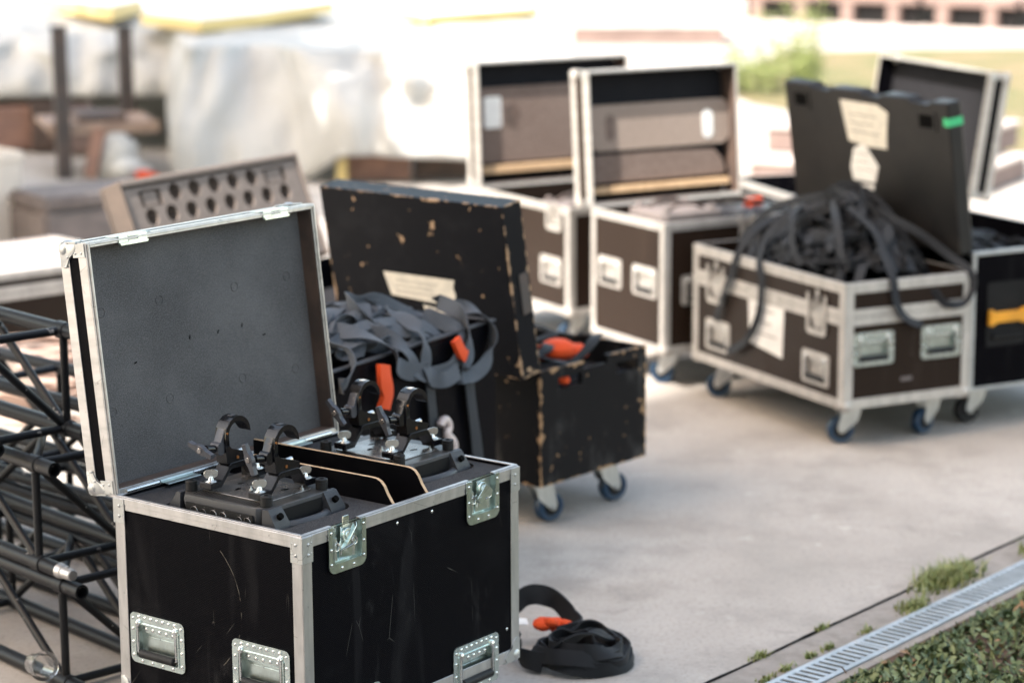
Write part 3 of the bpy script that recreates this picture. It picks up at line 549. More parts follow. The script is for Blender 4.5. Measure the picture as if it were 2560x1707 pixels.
    b.build('mounting_plate', ['steel_plate', 'void_black', 'rivet_metal'], t_)
    for ci, vy in enumerate((-.079, .073)):
        ob = MB(); hw = .019; pr = [(-.090, .013), (-.056, .013), (-.030, .044), (-.024, .048), (.036, .048), (.042, .044), (.062, .013), (.094, .013)]; lo = [(x, z+.0125) for x, z in pr]
        ob.M = frame((0, vy, 0), (1, 0, 0), (0, 0, 1), (0, -1, 0)); ob.prism(pr+lo[::-1], -hw, hw, .0008)
        for x in (-.074, .079): ob.M = Matrix(); ob.box((x-.0185, vy-.0185, .0105), (x+.0185, vy+.0185, .0245), .0012); ob.cyl((x, vy, .003), (x, vy, .0105), .006, 10)
        br = ob.build('omega_bracket', 'gloss_black', t_)
        for x, an in ((-.074, -.55), (.079, -.25)):
            cb = MB(); cb.cyl((x, vy, .0245), (x, vy, .0265), .0155, 20, bev=.0006); cb.cyl((x, vy, .0265), (x, vy, .0285), .0125, 18, bev=.0006); cb.cyl((x, vy, .0285), (x, vy, .036), .0075, 12, .005); cb.M = Matrix.Translation((x, vy, .043)) @ Matrix.Rotation(an, 4, 'Z') @ Matrix.Rotation(R(90), 4, 'X'); cb.prism(rrect(.034, .020, .0095, 5), -.0012, .0012, .0005)
            cb.build('camlock', 'rivet_metal', br)
        # hook clamp, profile in the plane across the tube
        cx, cz, ri = .002, .126, .031
        k = MB(); k.M = frame((0, vy, 0), (1, 0, 0), (0, 0, 1), (0, -1, 0)); hw = .0175
        arc = lambda r_, a0, a1, n: [(cx+r_*math.cos(R(a0+(a1-a0)*i/n)), cz+r_*math.sin(R(a0+(a1-a0)*i/n))) for i in range(n+1)]
        outer = [(-.040, .096), (-.040, .118)] + [(-.036, .143), (-.024, .159)] + arc(.041, 112, 20, 10) + [(.045, .124)]
        inner = [(.038, .128)] + arc(ri, 18, 180, 12) + [(-.0255, .10)]
        k.prism(outer+inner, -hw, hw, .0012)
        k.prism([(-.036, .060), (.040, .060), (.044, .066), (.044, .074), (.034, .0765), (.024, .0805), (.0, .0865), (-.018, .093), (-.0255, .100), (-.040, .097)], -hw*.94, hw*.94, .0012)
        k.prism([(-.020, .048), (.030, .048), (.032, .060), (-.022, .060)], -hw*.8, hw*.8, .001)
        clamp = k.build('hook_clamp', 'gloss_black', t_)
        k = MB(); k.M = frame((0, vy, 0), (1, 0, 0), (0, 0, 1), (0, -1, 0)); k.prism([(-.060, .094), (-.046, .092), (-.026, .142), (-.034, .146), (-.042, .130)], -.012, .012, .0016)
        k.prism(rrect(.022, .030, .009, 4, -.050, .098), -.013, .013, .0012); k.build('hinge_arm', 'cast_grey' if ci else 'gloss_black', clamp)
        k = MB(); k.cyl((-.062, vy, .099), (-.088, vy, .103), .0095, 16); k.cyl((-.088, vy, .103), (-.098, vy, .1045), .006, 12)
        k.build('swing_bolt', ['gloss_black'], clamp)
        for (x, z, q) in ((-.002, .0705, .0038), (-.034, .132, .003)): k = MB(); k.cyl((x, vy-hw-.0008, z), (x, vy-hw+.002, z), q, 12); k.build('pivot_pin', 'copper', clamp)
        k = MB(); aw = (R(8), R(74))[1-ci] if 'front' in label else (R(42), R(70))[1-ci]
        k.M = Matrix.Translation((-.102, vy, .105)) @ Matrix.Rotation(R(-7), 4, 'Y') @ frame((0, 0, 0), (0, 1, 0), (0, 0, 1), (1, 0, 0)) @ Matrix.Rotation(aw if ci == 0 else aw+R(10), 4, 'Z')
        k.prism([(-.037, -.0068), (-.022, -.0064), (-.015, -.0062), (-.009, -.0105), (.0, -.0115), (.009, -.0105), (.015, -.0062), (.022, -.0064), (.037, -.0068), (.037, .0062), (.022, .0058), (.015, .0062), (.009, .0105), (0, .0115), (-.009, .0105), (-.015, .0062), (-.022, .0058), (-.037, .0062)], -.007, .005, .0010)
        wg = k.build('wing_nut', 'cast_grey', clamp); k = MB(); k.M = Matrix.Translation((-.102, vy, .105)) @ Matrix.Rotation(R(-7), 4, 'Y'); k.cyl((-.0095, 0, 0), (-.006, 0, 0), .0068, 16, bev=.001); k.build('nut', 'steel_plate', wg)
        k = MB(); k.box((-.008, vy-.006, .1662), (.006, vy+.006, .1678)); k.build('sticker', 'white_paper' if 'front' not in label else 'cast_grey', clamp)
        k = MB(); k.cyl((.020, vy+.004, .0765), (.038, vy+.004, .0775), .006, 10); k.build('pin', 'rivet_metal', clamp)
    return t_
M0 = Matrix.Translation((-.463, 5.074, 0)) @ Matrix.Rotation(.919, 4, 'Z')
for (u_, v_), lb in zip(lights, ('black stage light lying in the front foam cut-out nearest the viewer, two hook clamps up', 'black stage light lying in the far foam cut-out behind the two divider boards')):
    sl = stage_light(lb); p = M0 @ Vector((u_, v_, ZT+.032)); sl.location = p; sl.rotation_euler = (0, 0, .919)
# ------------------------------------------------------------------ the other cases
def flight_case(name, label, x, y, yaw, L, W, zt, lam='scuffed_laminate', trim='worn_aluminium', zb=.15, wheels=True, wheel_mat='caster_blue', group='flight cases', wd=.03, cat='flight case', edges=True, floor=None, ins=.11, hs=()):
    r = thing(name, label, cat, (x, y, 0), yaw, group); b = MB(); shell(b, L, W, zb, zt); o = b.build('body', lam, r)
    if hs: cut(o, [(m, *HB) for m in hs])
    if edges:
        b = MB(); angle_edges(b, (0, 0, zb), (L, W, zt), wd=wd); b.build('edge_trim', trim, r)
        for (px, sx) in ((0, -1), (L, 1)):
            for (py, sy) in ((0, -1), (W, 1)):
                b = MB(); ball_corner(b, (px, py, zb), sx, sy, -1, .026); b.build('ball_corner', trim, r)
    if wheels:
        for (px, py) in ((ins, ins), (L-ins, ins), (ins, W-ins), (L-ins, W-ins)): caster(r, px, py, zb, rnd.uniform(2.2, 3.6), wheel_mat)
    if floor: b = MB(); b.box((.02, .02, zb+.0095), (L-.02, W-.02, floor)); b.build('inner_lining', 'black_lining', r)
    return r
def block(b, x0, y0, x1, y1, z0, z1, r=.02, bev=.003): b.prism(rrect(x1-x0, y1-y0, r, 4, (x0+x1)/2, (y0+y1)/2), z0, z1, bev)
def paper(parent, M, poly, mat='label_paper', name='paper_label', t=.0012):
    b = MB(); b.prism(poly, 0, t); b.mi = 1; ys = [p[1] for p in poly]; xs = [p[0] for p in poly]; cx = (min(xs)+max(xs))/2; w_ = (max(xs)-min(xs))*.34; h = max(ys)-min(ys)
    for i in range(3): y = min(ys)+h*(.3+.2*i); b.box((cx-w_, y, t), (cx+w_*(.9, .5, .7)[i], y+h*.02, t+.0003))
    o = b.build(name, [mat, 'grey_fabric'], parent); o.matrix_local = M; return o
# F1: rear case on the left of the pair
f1 = flight_case('flight_case', 'open flight case furthest back, its lid holding a pad with a dark stain', .248, 10.188, .526, .812, .775, .615, floor=.50, hs=[face_x0((-.0006, .15, .33))])
fl, A = make_lid(f1, 'v', .812, .775, .615, .049, .565, .105, 'scuffed_laminate', 'worn_aluminium', 'black_lining', .085, wd=.034, inner='timber_dark')
b = MB(); block(b, .03, .10, .782, .445, -.084, -.035, .02, .006); pad = b.build('foam_pad', 'brown_foam', fl)
b = MB(); block(b, .052, .262, .142, .405, -.036, -.032, .012, .001); b.build('label', 'white_paper', pad)
b = MB(); b.prism([(.200+.042*math.cos(k*.4)*(1+.2*math.sin(k*3)), .315+.06*math.sin(k*.4)*(1+.15*math.cos(k*2))) for k in range(15)], -.036, -.0335); b.build('stain_patch', 'timber_dark', pad)
b = MB(); b.box((.03, .055, -.084), (.782, .090, -.02), .003); b.build('lid_rail', 'plywood_edge', fl)
recessed_handle(f1, face_x0((-.0006, .15, .33)), False, 'worn_aluminium'); butterfly_latch(f1, face_y0((.2, -.004, .616)), False, trim='worn_aluminium'); butterfly_latch(f1, face_x0((-.004, .12, .616)), False, trim='worn_aluminium')
# F2: case in front of it
f2 = flight_case('flight_case', 'open flight case with two brown foam pads inside its lid', .603, 9.365, .521, .747, .542, .672, floor=.60, hs=[face_x0((-.0006, v_, .425)) for v_ in (.40, .14)]+[face_y0((.17, -.0006, .40))])
fl, A = make_lid(f2, 'v', .747, .542, .672, .079, .555, .125, 'scuffed_laminate', 'worn_aluminium', 'black_lining', .100, wd=.034, inner='timber_dark')
b = MB(); b.prism(rrect(.70, .19, .035, 5, .385, .315), -.099, -.050, .006); pad = b.build('foam_pad', 'dusty_foam', fl)
b = MB(); b.prism(rrect(.052, .12, .025, 6, .623, .305), -.052, -.047, .001); b.build('label', 'white_paper', pad); b = MB(); b.prism(rrect(.045, .11, .02, 6, .135, .315), -.052, -.0485, .001); b.build('grip_slot', 'brown_foam', pad)
b = MB(); b.prism([(.05, .085), (.70, .085), (.715, .10), (.705, .15), (.655, .198), (.35, .205), (.05, .205)], -.099, -.055, .006); b.build('foam_pad', 'brown_foam', fl)
b = MB(); b.box((.03, .045, -.099), (.717, .072, -.03), .003); b.build('lid_rail', 'plywood_edge', fl)
for v_ in (.40, .14): recessed_handle(f2, face_x0((-.0006, v_, .425)), False, 'worn_aluminium')
recessed_handle(f2, face_y0((.17, -.0006, .40)), False, 'worn_aluminium'); butterfly_latch(f2, face_y0((.42, -.004, .673)), False, trim='worn_aluminium')
def at_case(c, x, y, z): return Matrix.Translation(c.location) @ Matrix.Rotation(c.rotation_euler.z, 4, 'Z') @ Vector((x, y, z))
def laid(o, c, x, y, z, rz=0): o.location = at_case(c, x, y, z); o.rotation_euler = (0, 0, c.rotation_euler.z+rz); return o
for c, lab, q in ((f2, 'dusty brown stage light lying in the case with two brown foam pads', .606), (f1, 'dusty brown stage light lying in the rear case under the tarp', .515)):
    o = thing('stage_light', lab, 'stage light', group='stage lights in the rear cases'); b = MB(); b.prism(rrect(.30, .27, .03), 0, .085, .01); b.build('body', 'grey_fabric', o)
    for sx in (-1, 1):
        for sy in (-1, 1): b = MB(); b.cyl((sx*.11, sy*.1, .085), (sx*.11, sy*.1, .105), .015, 12, bev=.002); b.build('rubber_foot', 'grey_fabric', o)
    for sy in (-.07, .07): b = MB(); b.tube(spline([(-.09, sy, .086), (-.04, sy, .11), (.04, sy, .11), (.09, sy, .086)], 4), .009, 8); b.build('bracket', 'rusty_steel', o)
    laid(o, c, .22, .25, q)
o = thing('stage_light', 'black stage light with an orange sleeve and a blue plug in the pad lined case', 'stage light', group='stage lights in the rear cases'); b = MB(); b.prism(rrect(.28, .27, .03), 0, .075, .01); b.build('body', 'moulded_grey', o)
b = MB(); b.cyl((-.02, -.03, .085), (.07, .0, .085), .022, 14, bev=.006); b.build('cable_sleeve', 'orange_cloth', o); b = MB(); b.cyl((-.08, -.138, .045), (-.08, -.155, .045), .022, 16, bev=.003); b.build('plug', 'caster_blue', o); b = MB(); b.tube(spline([(.1, -.1, .08), (.02, -.06, .10), (-.08, .0, .09), (-.11, .08, .08)], 6), .008); b.build('cable', 'rubber', o)
laid(o, f2, .55, .22, .606)
# G: long white edged case full of webbing
g_ = flight_case('flight_case', 'long flight case with bright white edges heaped with black webbing on blue casters', 1.182, 8.366, .465, .55, 1.04, .606, wd=.036, floor=.55, ins=.10, hs=[face_y0((u_, -.0006, .365)) for u_ in (.123, .419)]+[face_x0((-.0006, v_, .272)) for v_ in (.855, .18)])
b = MB(); t_ = .0026                                    # tongue and groove band below the rim
for q in ((-t_, -t_, .55+t_, 0), (-t_, 1.04, .55+t_, 1.04+t_), (-t_, 0, 0, 1.04), (.55, 0, .55+t_, 1.04)):
    b.box((q[0], q[1], .452), (q[2], q[3], .482), .0008); b.box((q[0]-.0005*(q[0] < 0), q[1]-.0005*(q[1] < 0), .484), (q[2], q[3], .512), .0008)
b.build('lid_band', 'worn_aluminium', g_)
for u_ in (.123, .419): recessed_handle(g_, face_y0((u_, -.0006, .365)), True)
for v_ in (.855, .18): recessed_handle(g_, face_x0((-.0006, v_, .272)), False, 'worn_aluminium')
for v_ in (.87, .175): butterfly_latch(g_, face_x0((-.0045, v_, .545)), False, True, 'worn_aluminium', .15)
paper(g_, face_x0((-.001, .51, .385)), [(-.115, -.095), (.11, -.12), (.12, .09), (.02, .105), (-.13, .10)], 'white_paper')
b = MB(); b.prism(rrect(.05, .014, .002), 0, .0008); o = b.build('warning_sticker', 'grey_fabric', g_); o.matrix_local = face_y0((.27, -.0006, .24))
# H: black case behind with yellow handle, its lid stands between the two
h_ = flight_case('flight_case', 'black flight case with a yellow side handle and a grey stacking lid standing open', 1.690, 8.668, .475, .645, 1.051, .667, lam='plain_black', trim='galvanised', edges=False, floor=.57, wheel_mat='rubber')
b = MB(); angle_edges(b, (0, 0, .15), (.645, 1.051, .667), wd=.012, ridge=False); b.build('edge_trim', 'galvanised', h_)
b = MB(); b.ring_plate(rrect(.18, .24, .012, cx=.155, cy=.43), rrect(.14, .20, .01, cx=.155, cy=.43), 0, .003); b.box((.085, .33, -.002), (.225, .53, .001)); b.box((.09, .335, .001), (.22, .36, .012), .003); o = b.build('handle_dish', 'soft_black', h_); o.matrix_local = face_y0((0, -.0006, 0))
b = MB(); b.M = frame((.155, .42, 0), (1, 0, 0), (0, 1, 0), (0, 0, 1)); b.prism([(-.088, -.03), (-.07, -.03), (-.055, -.014), (.055, -.014), (.07, -.03), (.088, -.03), (.088, .03), (.07, .03), (.055, .014), (-.055, .014), (-.07, .03), (-.088, .03)], .004, .022, .004); b.build('grip', 'yellow_handle', o)
lid = MB(); Hl, D, A = .565, .062, 1.051
ol = [(0, 0), (A, 0), (A, Hl)]; 
for c_ in (.80, .47, .17): ol += [(c_+.07, Hl), (c_+.055, Hl-.022), (c_-.055, Hl-.022), (c_-.07, Hl)]
ol += [(0, Hl)]; lid.prism(ol, -D, 0, .006); lid = lid.build('lid', 'plastic_black', h_); lid.matrix_local = lid_matrix('u', .645, 1.051, .670, .145)
back = Matrix.Translation((0, 0, -D-.0005)) @ Matrix.Rotation(math.pi, 4, 'Y')     # outer face, x mirrored
def on_back(x, y): return (-x, y)
for x, y in ((.935, .50), (.13, .487)):
    b = MB(); b.ring_plate(rrect(.115, .075, .006, cx=-x, cy=y), rrect(.085, .05, .005, cx=-x, cy=y), -.004, .004); b.box((-x-.0425, y-.025, -.0002), (-x+.0425, y+.025, .0006)); b.mi = 1; b.box((-x-.042, y-.024, .0007), (-x+.042, y+.024, .0016)); o = b.build('grip_pocket', ['plastic_black', 'void_black'], lid); o.matrix_local = back
paper(lid, back, [on_back(*p) for p in ((.672, .522), (.638, .366), (.52, .352), (.393, .355), (.385, .42), (.367, .495), (.431, .521))][::-1])
paper(lid, back, [on_back(*p) for p in ((.611, .337), (.541, .364), (.458, .282), (.49, .214), (.631, .212), (.642, .262))], 'white_paper')
paper(lid, back, [on_back(*p) for p in ((.50, .185), (.60, .185), (.60, .20), (.50, .205))], 'white_paper')
b = MB(); b.box((-.0012, .478, -D-.001), (.03, .508, -D-.0002)); b.box((-.0012, .478, -D-.0002), (-.0002, .508, .0)); b.build('tape_strip', 'green_tape', lid)
# I: far case with black lined lid
i_ = flight_case('flight_case', 'open black lined flight case at the far right behind the grey stacking lid', 1.376, 10.362, .322, .696, 1.056, .593, lam='plain_black', floor=.5)
make_lid(i_, 'U', .696, 1.056, .593, .148, .56, .10, 'plain_black', 'worn_aluminium', 'black_lining', .085, wd=.03, inner=None)
# E: worn black wooden case
e_ = thing('wooden_case', 'worn black wooden case on blue casters, paint chipped to bare wood, lid standing open', 'wooden case', (.088, 7.319, 0), .86)
L, W, zb, zt = .54, .777, .15, .523
b = MB(); th = .016; b.box((0, W-th, zb), (L, W, zt)); b.box((0, th, zb), (th, W-th, zt)); b.box((L-th, th, zb), (L, W-th, zt)); b.box((th, th, zb), (L-th, W-th, zb+th))
for (x0, x1, z0, z1) in ((0, L, zb, .452), (0, .088, .452, .488), (.205, .385, .452, .488), (.50, L, .452, .488), (0, .215, .488, zt), (.335, L, .488, zt), (.215, .335, .488, .497)): b.box((x0, 0, z0), (x1, th, z1))
b.build('body', 'chipped_paint', e_); b = MB(); b.box((.02, .06, .4), (L-.02, W-.02, .44)); b.build('inner_lining', 'black_lining', e_)
for (x, y) in ((.10, .09), (L-.11, .09), (.10, W-.1), (L-.11, W-.1)): caster(e_, x, y, zb, rnd.uniform(-.4, .5))
ml = MB(); D = .086; ml.box((0, 0, -D), (W, .556, -D+th)); ml.box((0, 0, -D+th), (th, .556, 0)); ml.box((W-th, 0, -D+th), (W, .556, 0)); ml.box((th, 0, -D+th), (W-th, th, 0)); ml.box((th, .556-th, -D+th), (W-th, .556, 0))
el = ml.build('lid', 'chipped_lid_paint', e_); el.matrix_local = lid_matrix('u', L, W, zt+.003, .169)
bk = Matrix.Translation((0, 0, -D-.0005)) @ Matrix.Rotation(math.pi, 4, 'Y')
paper(el, bk, [on_back(*p) for p in ((.54, .294), (.517, .218), (.235, .208), (.243, .23), (.236, .25), (.245, .27), (.235, .297))][::-1]); paper(el, bk, [on_back(*p) for p in ((.383, .200), (.375, .18), (.285, .172), (.288, .192))][::-1])
b = MB(); b.box((-.004, .20, -.05), (-.0004, .33, -.01), .001); b.build('catch', 'rusty_steel', el)
# ------------------------------------------------------------------ webbing and cables
def webbing(name, label, cat, pts, wd, mat, nrm=None, group=None, th=.004, seed=0, closed=False, n=7, wob=.5, kids=None):
    g = random.Random(seed); P = spline(pts, n, closed); N = []
    for i in range(len(P)):
        d = (P[(i+1) % len(P)]-P[i-1]).normalized() if 0 < i < len(P)-1 or closed else Vector((1, 0, 0))
        q = noise.noise((i*.09, seed*3.1, 0)); a = q*wob*3; base = Vector(nrm) if nrm else Vector((0, 0, 1)); sd_ = d.cross(base); sd_ = sd_.normalized() if sd_.length > .1 else Vector((1, 0, 0)); N.append(base*math.cos(a)+sd_*math.sin(a))
    b = MB(); b.ribbon(P, N, wd, th, closed); o = b.build(name, mat, None, 40); tag(o, label, cat, group); return o
bn = thing('storage_bin', 'tall black bin full of thick grey webbing slings beside the front case', 'bin', (-.484, 6.255, 0), 1.039)
L, W, zt = .855, .40, .749; b = MB(); shell(b, L, W, .10, zt, .014); b.build('body', 'plain_black', bn)
b = MB()
for q in ((-.004, -.004, L+.004, .018), (-.004, W-.018, L+.004, W+.004), (-.004, .018, .018, W-.018), (L-.018, .018, L+.004, W-.018)): b.box((q[0], q[1], zt), (q[2], q[3], zt+.006), .002)
b.build('rim', 'moulded_grey', bn); b = MB(); b.box((.014, .014, .114), (L-.014, W-.014, .66)); b.build('filling', 'black_lining', bn)
for (x, y) in ((.1, .1), (L-.1, .1), (.1, W-.1), (L-.1, W-.1)): caster(bn, x, y, .10, .3)
g = random.Random(11)
def heap(c, cx, cy, rx, ry, z0, H, cnt, wd, mats, label, group, seed, cat, peak=(0, 0), radial=.5, th=.0026):
    def h(x, y):
        dx, dy = x-cx, y-cy; q = max(0, 1-(dx/rx)**2*.9-(dy/ry)**2*.9); px, py = dx-peak[0]*rx, dy-peak[1]*ry; pk = math.exp(-((px/(rx*.55))**2+(py/(ry*.5))**2)); return z0+H*(.62*q**.55+.38*pk*min(1, q*2.2))+.018*noise.noise((x*9, y*9, seed))
    for k in range(cnt):
        g = random.Random(seed*100+k); lay = .55+.45*(k+.5)/cnt; pts = []
        if g.random() < radial:       # runs up over the crest and down again
            a0 = g.uniform(0, 6.283); a1 = a0+math.pi+g.uniform(-1.1, 1.1); off = (g.gauss(0, .33), g.gauss(0, .33))
            for q in (-1, -.72, -.4, 0, .4, .72, 1):
                a = a0 if q < 0 else a1; f = abs(q)**.9*g.uniform(.82, 1.0); bx = peak[0]*(1-abs(q))+off[0]*(1-abs(q)); by = peak[1]*(1-abs(q))+off[1]*(1-abs(q)); w_ = g.gauss(0, .07); pts.append((cx+rx*max(-.97, min(.97, bx+f*math.cos(a)-w_*math.sin(a))), cy+ry*max(-.97, min(.97, by+f*math.sin(a)+w_*math.cos(a)))))
            closed = False
        else:
            ox, oy, a_, b_, rot = g.uniform(-.5, .5), g.uniform(-.5, .5), g.uniform(.2, .6), g.uniform(.15, .45), g.uniform(0, 3.14)
            for i in range(8): an = i*.785+g.uniform(-.2, .2); x, y = a_*math.cos(an), b_*math.sin(an); pts.append((cx+rx*max(-.97, min(.97, ox+x*math.cos(rot)-y*math.sin(rot))), cy+ry*max(-.97, min(.97, oy+x*math.sin(rot)+y*math.cos(rot)))))
            closed = True
        P2 = spline([(x, y, 0) for x, y in pts], 7, closed); P = []; N = []; ph = g.uniform(0, 50)
        for i, p in enumerate(P2):
            z = z0+(h(p.x, p.y)-z0)*lay+.022*noise.noise((i*.16, ph, 2))+.008; P.append(Vector((p.x, p.y, z)))
        for i, p in enumerate(P):
            e_ = .01; n_ = Vector((-(h(p.x+e_, p.y)-h(p.x-e_, p.y))/(2*e_), -(h(p.x, p.y+e_)-h(p.x, p.y-e_))/(2*e_), 1)).normalized(); d = (P[(i+1) % len(P)]-P[i-1]) if closed or 0 < i < len(P)-1 else (P[1]-P[0] if i == 0 else P[-1]-P[-2]); d.normalize(); a = noise.noise((i*.07, ph, 7))*2.6; N.append(n_*math.cos(a)+d.cross(n_)*math.sin(a))
        M = Matrix.Translation(c.location) @ Matrix.Rotation(c.rotation_euler.z, 4, 'Z'); b = MB(); b.M = M; b.ribbon(P, N, wd*g.uniform(.8, 1.1), th, closed); o = b.build('webbing_sling' if cat == 'sling' else 'webbing_strap', mats[k % len(mats)], None, 30); tag(o, label, cat, group)
heap(bn, .43, .20, .42, .20, .70, .17, 34, .042, ('grey_webbing',), 'grey webbing sling crumpled into the pile on the black bin', 'grey slings piled in the bin', 4, 'sling', (-.25, .1), .45)
W3 = lambda c, pts: [at_case(c, *p) for p in pts]
nb_ = (math.sin(1.039), -math.cos(1.039), 0)
for k, (pts, wd) in enumerate((([(.30, .20, .80), (.34, .06, .79), (.36, -.012, .745), (.38, -.02, .70), (.42, -.02, .672), (.50, -.022, .66), (.58, -.02, .668), (.64, -.014, .70), (.66, .0, .75), (.62, .1, .80)], .046), ([(.50, .14, .83), (.47, .04, .80), (.45, -.014, .755), (.44, -.022, .70), (.46, -.03, .655), (.52, -.035, .64), (.60, -.03, .65)], .048),
                                 ([(.72, .12, .82), (.70, .03, .80), (.68, -.016, .755), (.665, -.026, .70), (.62, -.03, .66)], .046), ([(.16, .16, .80), (.12, .04, .795), (.09, -.012, .76), (.05, -.02, .72), (.02, -.02, .715)], .046), ([(.20, .2, .82), (.24, .06, .81), (.28, -.012, .77), (.30, -.02, .72), (.36, -.022, .69), (.44, -.022, .68)], .05),
                                 ([(.78, .1, .80), (.80, .02, .78), (.81, -.014, .74), (.80, -.024, .68), (.75, -.024, .635), (.69, -.022, .62), (.62, -.02, .625)], .045))):
    webbing('webbing_sling', ('grey sling drooping in a long bow over the bin front', 'wide grey sling folded over the middle of the bin front', 'pale grey sling curling down beside the right orange sleeve', 'grey sling lying over the left end of the bin rim', 'broad grey sling crossing down beside the left orange sleeve', 'grey sling looping low at the right end of the bin')[k], 'sling', W3(bn, pts), wd, 'grey_webbing', nb_, 'grey slings hanging over the bin', .003, 90+k, wob=.55)
for k, (u_, top, bot) in enumerate(((.47, .66, .30), (.68, .64, .28))): webbing('webbing_sling', ('dark sling end hanging straight down the left part of the bin front', 'dark sling end hanging straight down the right part of the bin front')[k], 'sling', W3(bn, [(u_, -.012, top), (u_+.01, -.016, .54), (u_+.035, -.016, .42), (u_+.06, -.016, bot)]), .05, 'slate_webbing', nb_, 'dark sling ends on the bin front', .005, 120+k, wob=.08)
for k, (pts, wd, lb) in enumerate(((((.225, -.020, .735), (.215, -.03, .69), (.225, -.03, .655), (.215, -.024, .615)), .052, 'orange label sleeve hanging large over the bin front below the slings'), (((.60, -.02, .74), (.615, -.03, .70), (.635, -.03, .685)), .036, 'small orange label sleeve showing behind a grey sling on the bin'))):
    webbing('label_sleeve', lb, 'sleeve', W3(bn, pts), wd, 'orange_cloth', nb_, 'orange label sleeves on the bin', .014, 130+k, wob=.1)
# pale hook hanging on the bin front
hk = MB(); hk.tube(spline([at_case(bn, *p) for p in ((.491, -.035, .510), (.503, -.035, .522), (.522, -.035, .520), (.535, -.035, .50), (.525, -.035, .477), (.545, -.035, .462), (.560, -.035, .445), (.563, -.035, .425))], 6), .0125, 10); hk = hk.build('snap_hook', 'pale_hook'); tag(hk, 'small pale metal hook hanging on the bin front behind the far stage light', 'hook')
# worn case contents
o = webbing('webbing_sling', 'pale strap end reaching out of the worn wooden case', 'sling', W3(e_, [(.0, .12, .60), (.04, .10, .57), (.10, .05, .54), (.17, .03, .518), (.2, .06, .49)]), .032, 'grey_webbing', (0, 0, 1), None, .004, 7, wob=.2)
for k in range(4): webbing('webbing_sling', ('dark round sling loop arching over the worn wooden case rim', 'dark sling lying inside the worn wooden case near its hinge', 'dark sling coiled at the far end of the worn wooden case', 'dark sling under the orange bundle in the worn wooden case')[k], 'sling', W3(e_, [((.20, .05, .5), (.26, .03, .545), (.33, .05, .57), (.40, .1, .565), (.42, .2, .54), (.34, .28, .5)), ((.06, .2, .5), (.12, .1, .55), (.2, .14, .56), (.24, .3, .53), (.12, .4, .5)), ((.3, .4, .5), (.42, .3, .54), (.48, .45, .54), (.38, .6, .52)), ((.15, .3, .47), (.3, .2, .5), (.4, .3, .5), (.3, .42, .5))][k]), .036, 'black_webbing', None, 'dark slings in the worn wooden case', .006, 20+k)
b = MB(); b.sphere((0, 0, 0), .062, 14, .6); b.sphere((.06, .02, -.01), .045, 12, .6); b.sphere((-.05, .02, -.01), .04, 12, .7); o = b.build('orange_bundle', 'orange_cloth'); o.location = at_case(e_, .29, .17, .525); tag(o, 'bright orange crumpled cloth bundle inside the worn wooden case', 'cloth bundle')
b = MB(); b.sphere((0, 0, 0), .022, 10, .7); o = b.build('red_tag', 'orange_cloth'); o.location = at_case(e_, .15, .03, .468); tag(o, 'small red tag seen in the hand hole of the worn wooden case', 'tag')
# heap on the white edged case
heap(g_, .28, .50, .25, .46, .545, .325, 90, .034, ('black_webbing', 'slate_webbing', 'black_webbing'), 'narrow black webbing strap tangled in the heap on the white edged case', 'black straps heaped on the white edged case', 6, 'strap', (.30, -.05), .62)
heap(g_, .28, .50, .25, .46, .560, .33, 18, .036, ('slate_webbing',), 'broad black webbing strap arching over the top of the heap on the white edged case', 'broad straps over the heap', 31, 'strap', (.30, -.05), .85)  # lighter straps over the crest, highlights put into their colour
ng = (-.6, -.6, .3)
for k, pts in enumerate(([(.25, .5, .82), (.13, .6, .76), (.04, .60, .67), (-.012, .55, .60), (-.02, .52, .55), (-.022, .53, .42), (-.026, .60, .31), (-.026, .70, .25), (-.024, .75, .235)], [(.18, .74, .74), (.06, .70, .70), (-.008, .70, .62), (-.02, .735, .53), (-.022, .80, .42), (-.022, .84, .335)], [(.25, .36, .82), (.23, .16, .76), (.20, .05, .68), (.195, -.012, .61), (.205, -.02, .53), (.25, -.022, .465), (.32, -.022, .435)],
                         [(.30, .40, .83), (.42, .20, .75), (.50, .07, .66), (.535, -.01, .61), (.54, -.02, .55), (.50, -.022, .50), (.42, -.02, .505), (.37, -.014, .56)], [(.22, .62, .80), (.10, .50, .78), (.05, .42, .68), (.05, .36, .62)], [(.24, .45, .83), (.16, .30, .78), (.12, .2, .66), (.16, .16, .62)], [(.3, .55, .84), (.2, .75, .78), (.14, .86, .68), (.12, .9, .62)])):
    webbing('webbing_strap', ('long black strap trailing down the brown side of the white edged case', 'black strap end hanging beside the left latch of the white edged case', 'black strap falling over the rim between the two front handles', 'black strap looping down over the near right corner of the white edged case', 'black strap lying down the left slope of the heap', 'black strap lying down the front slope of the heap', 'black strap reaching to the far left end of the heap')[k], 'strap', W3(g_, pts), .030, 'slate_webbing', ng if k != 2 else (.4, -.8, .4), 'black straps on the white edged case', .003, 300+k, wob=.2)
heap(h_, .36, .5, .26, .48, .575, .06, 14, .03, ('black_webbing',), 'black cable strap coiled inside the black case with the yellow handle', 'black straps inside the yellow handled case', 9, 'strap', (0, 0), .2)
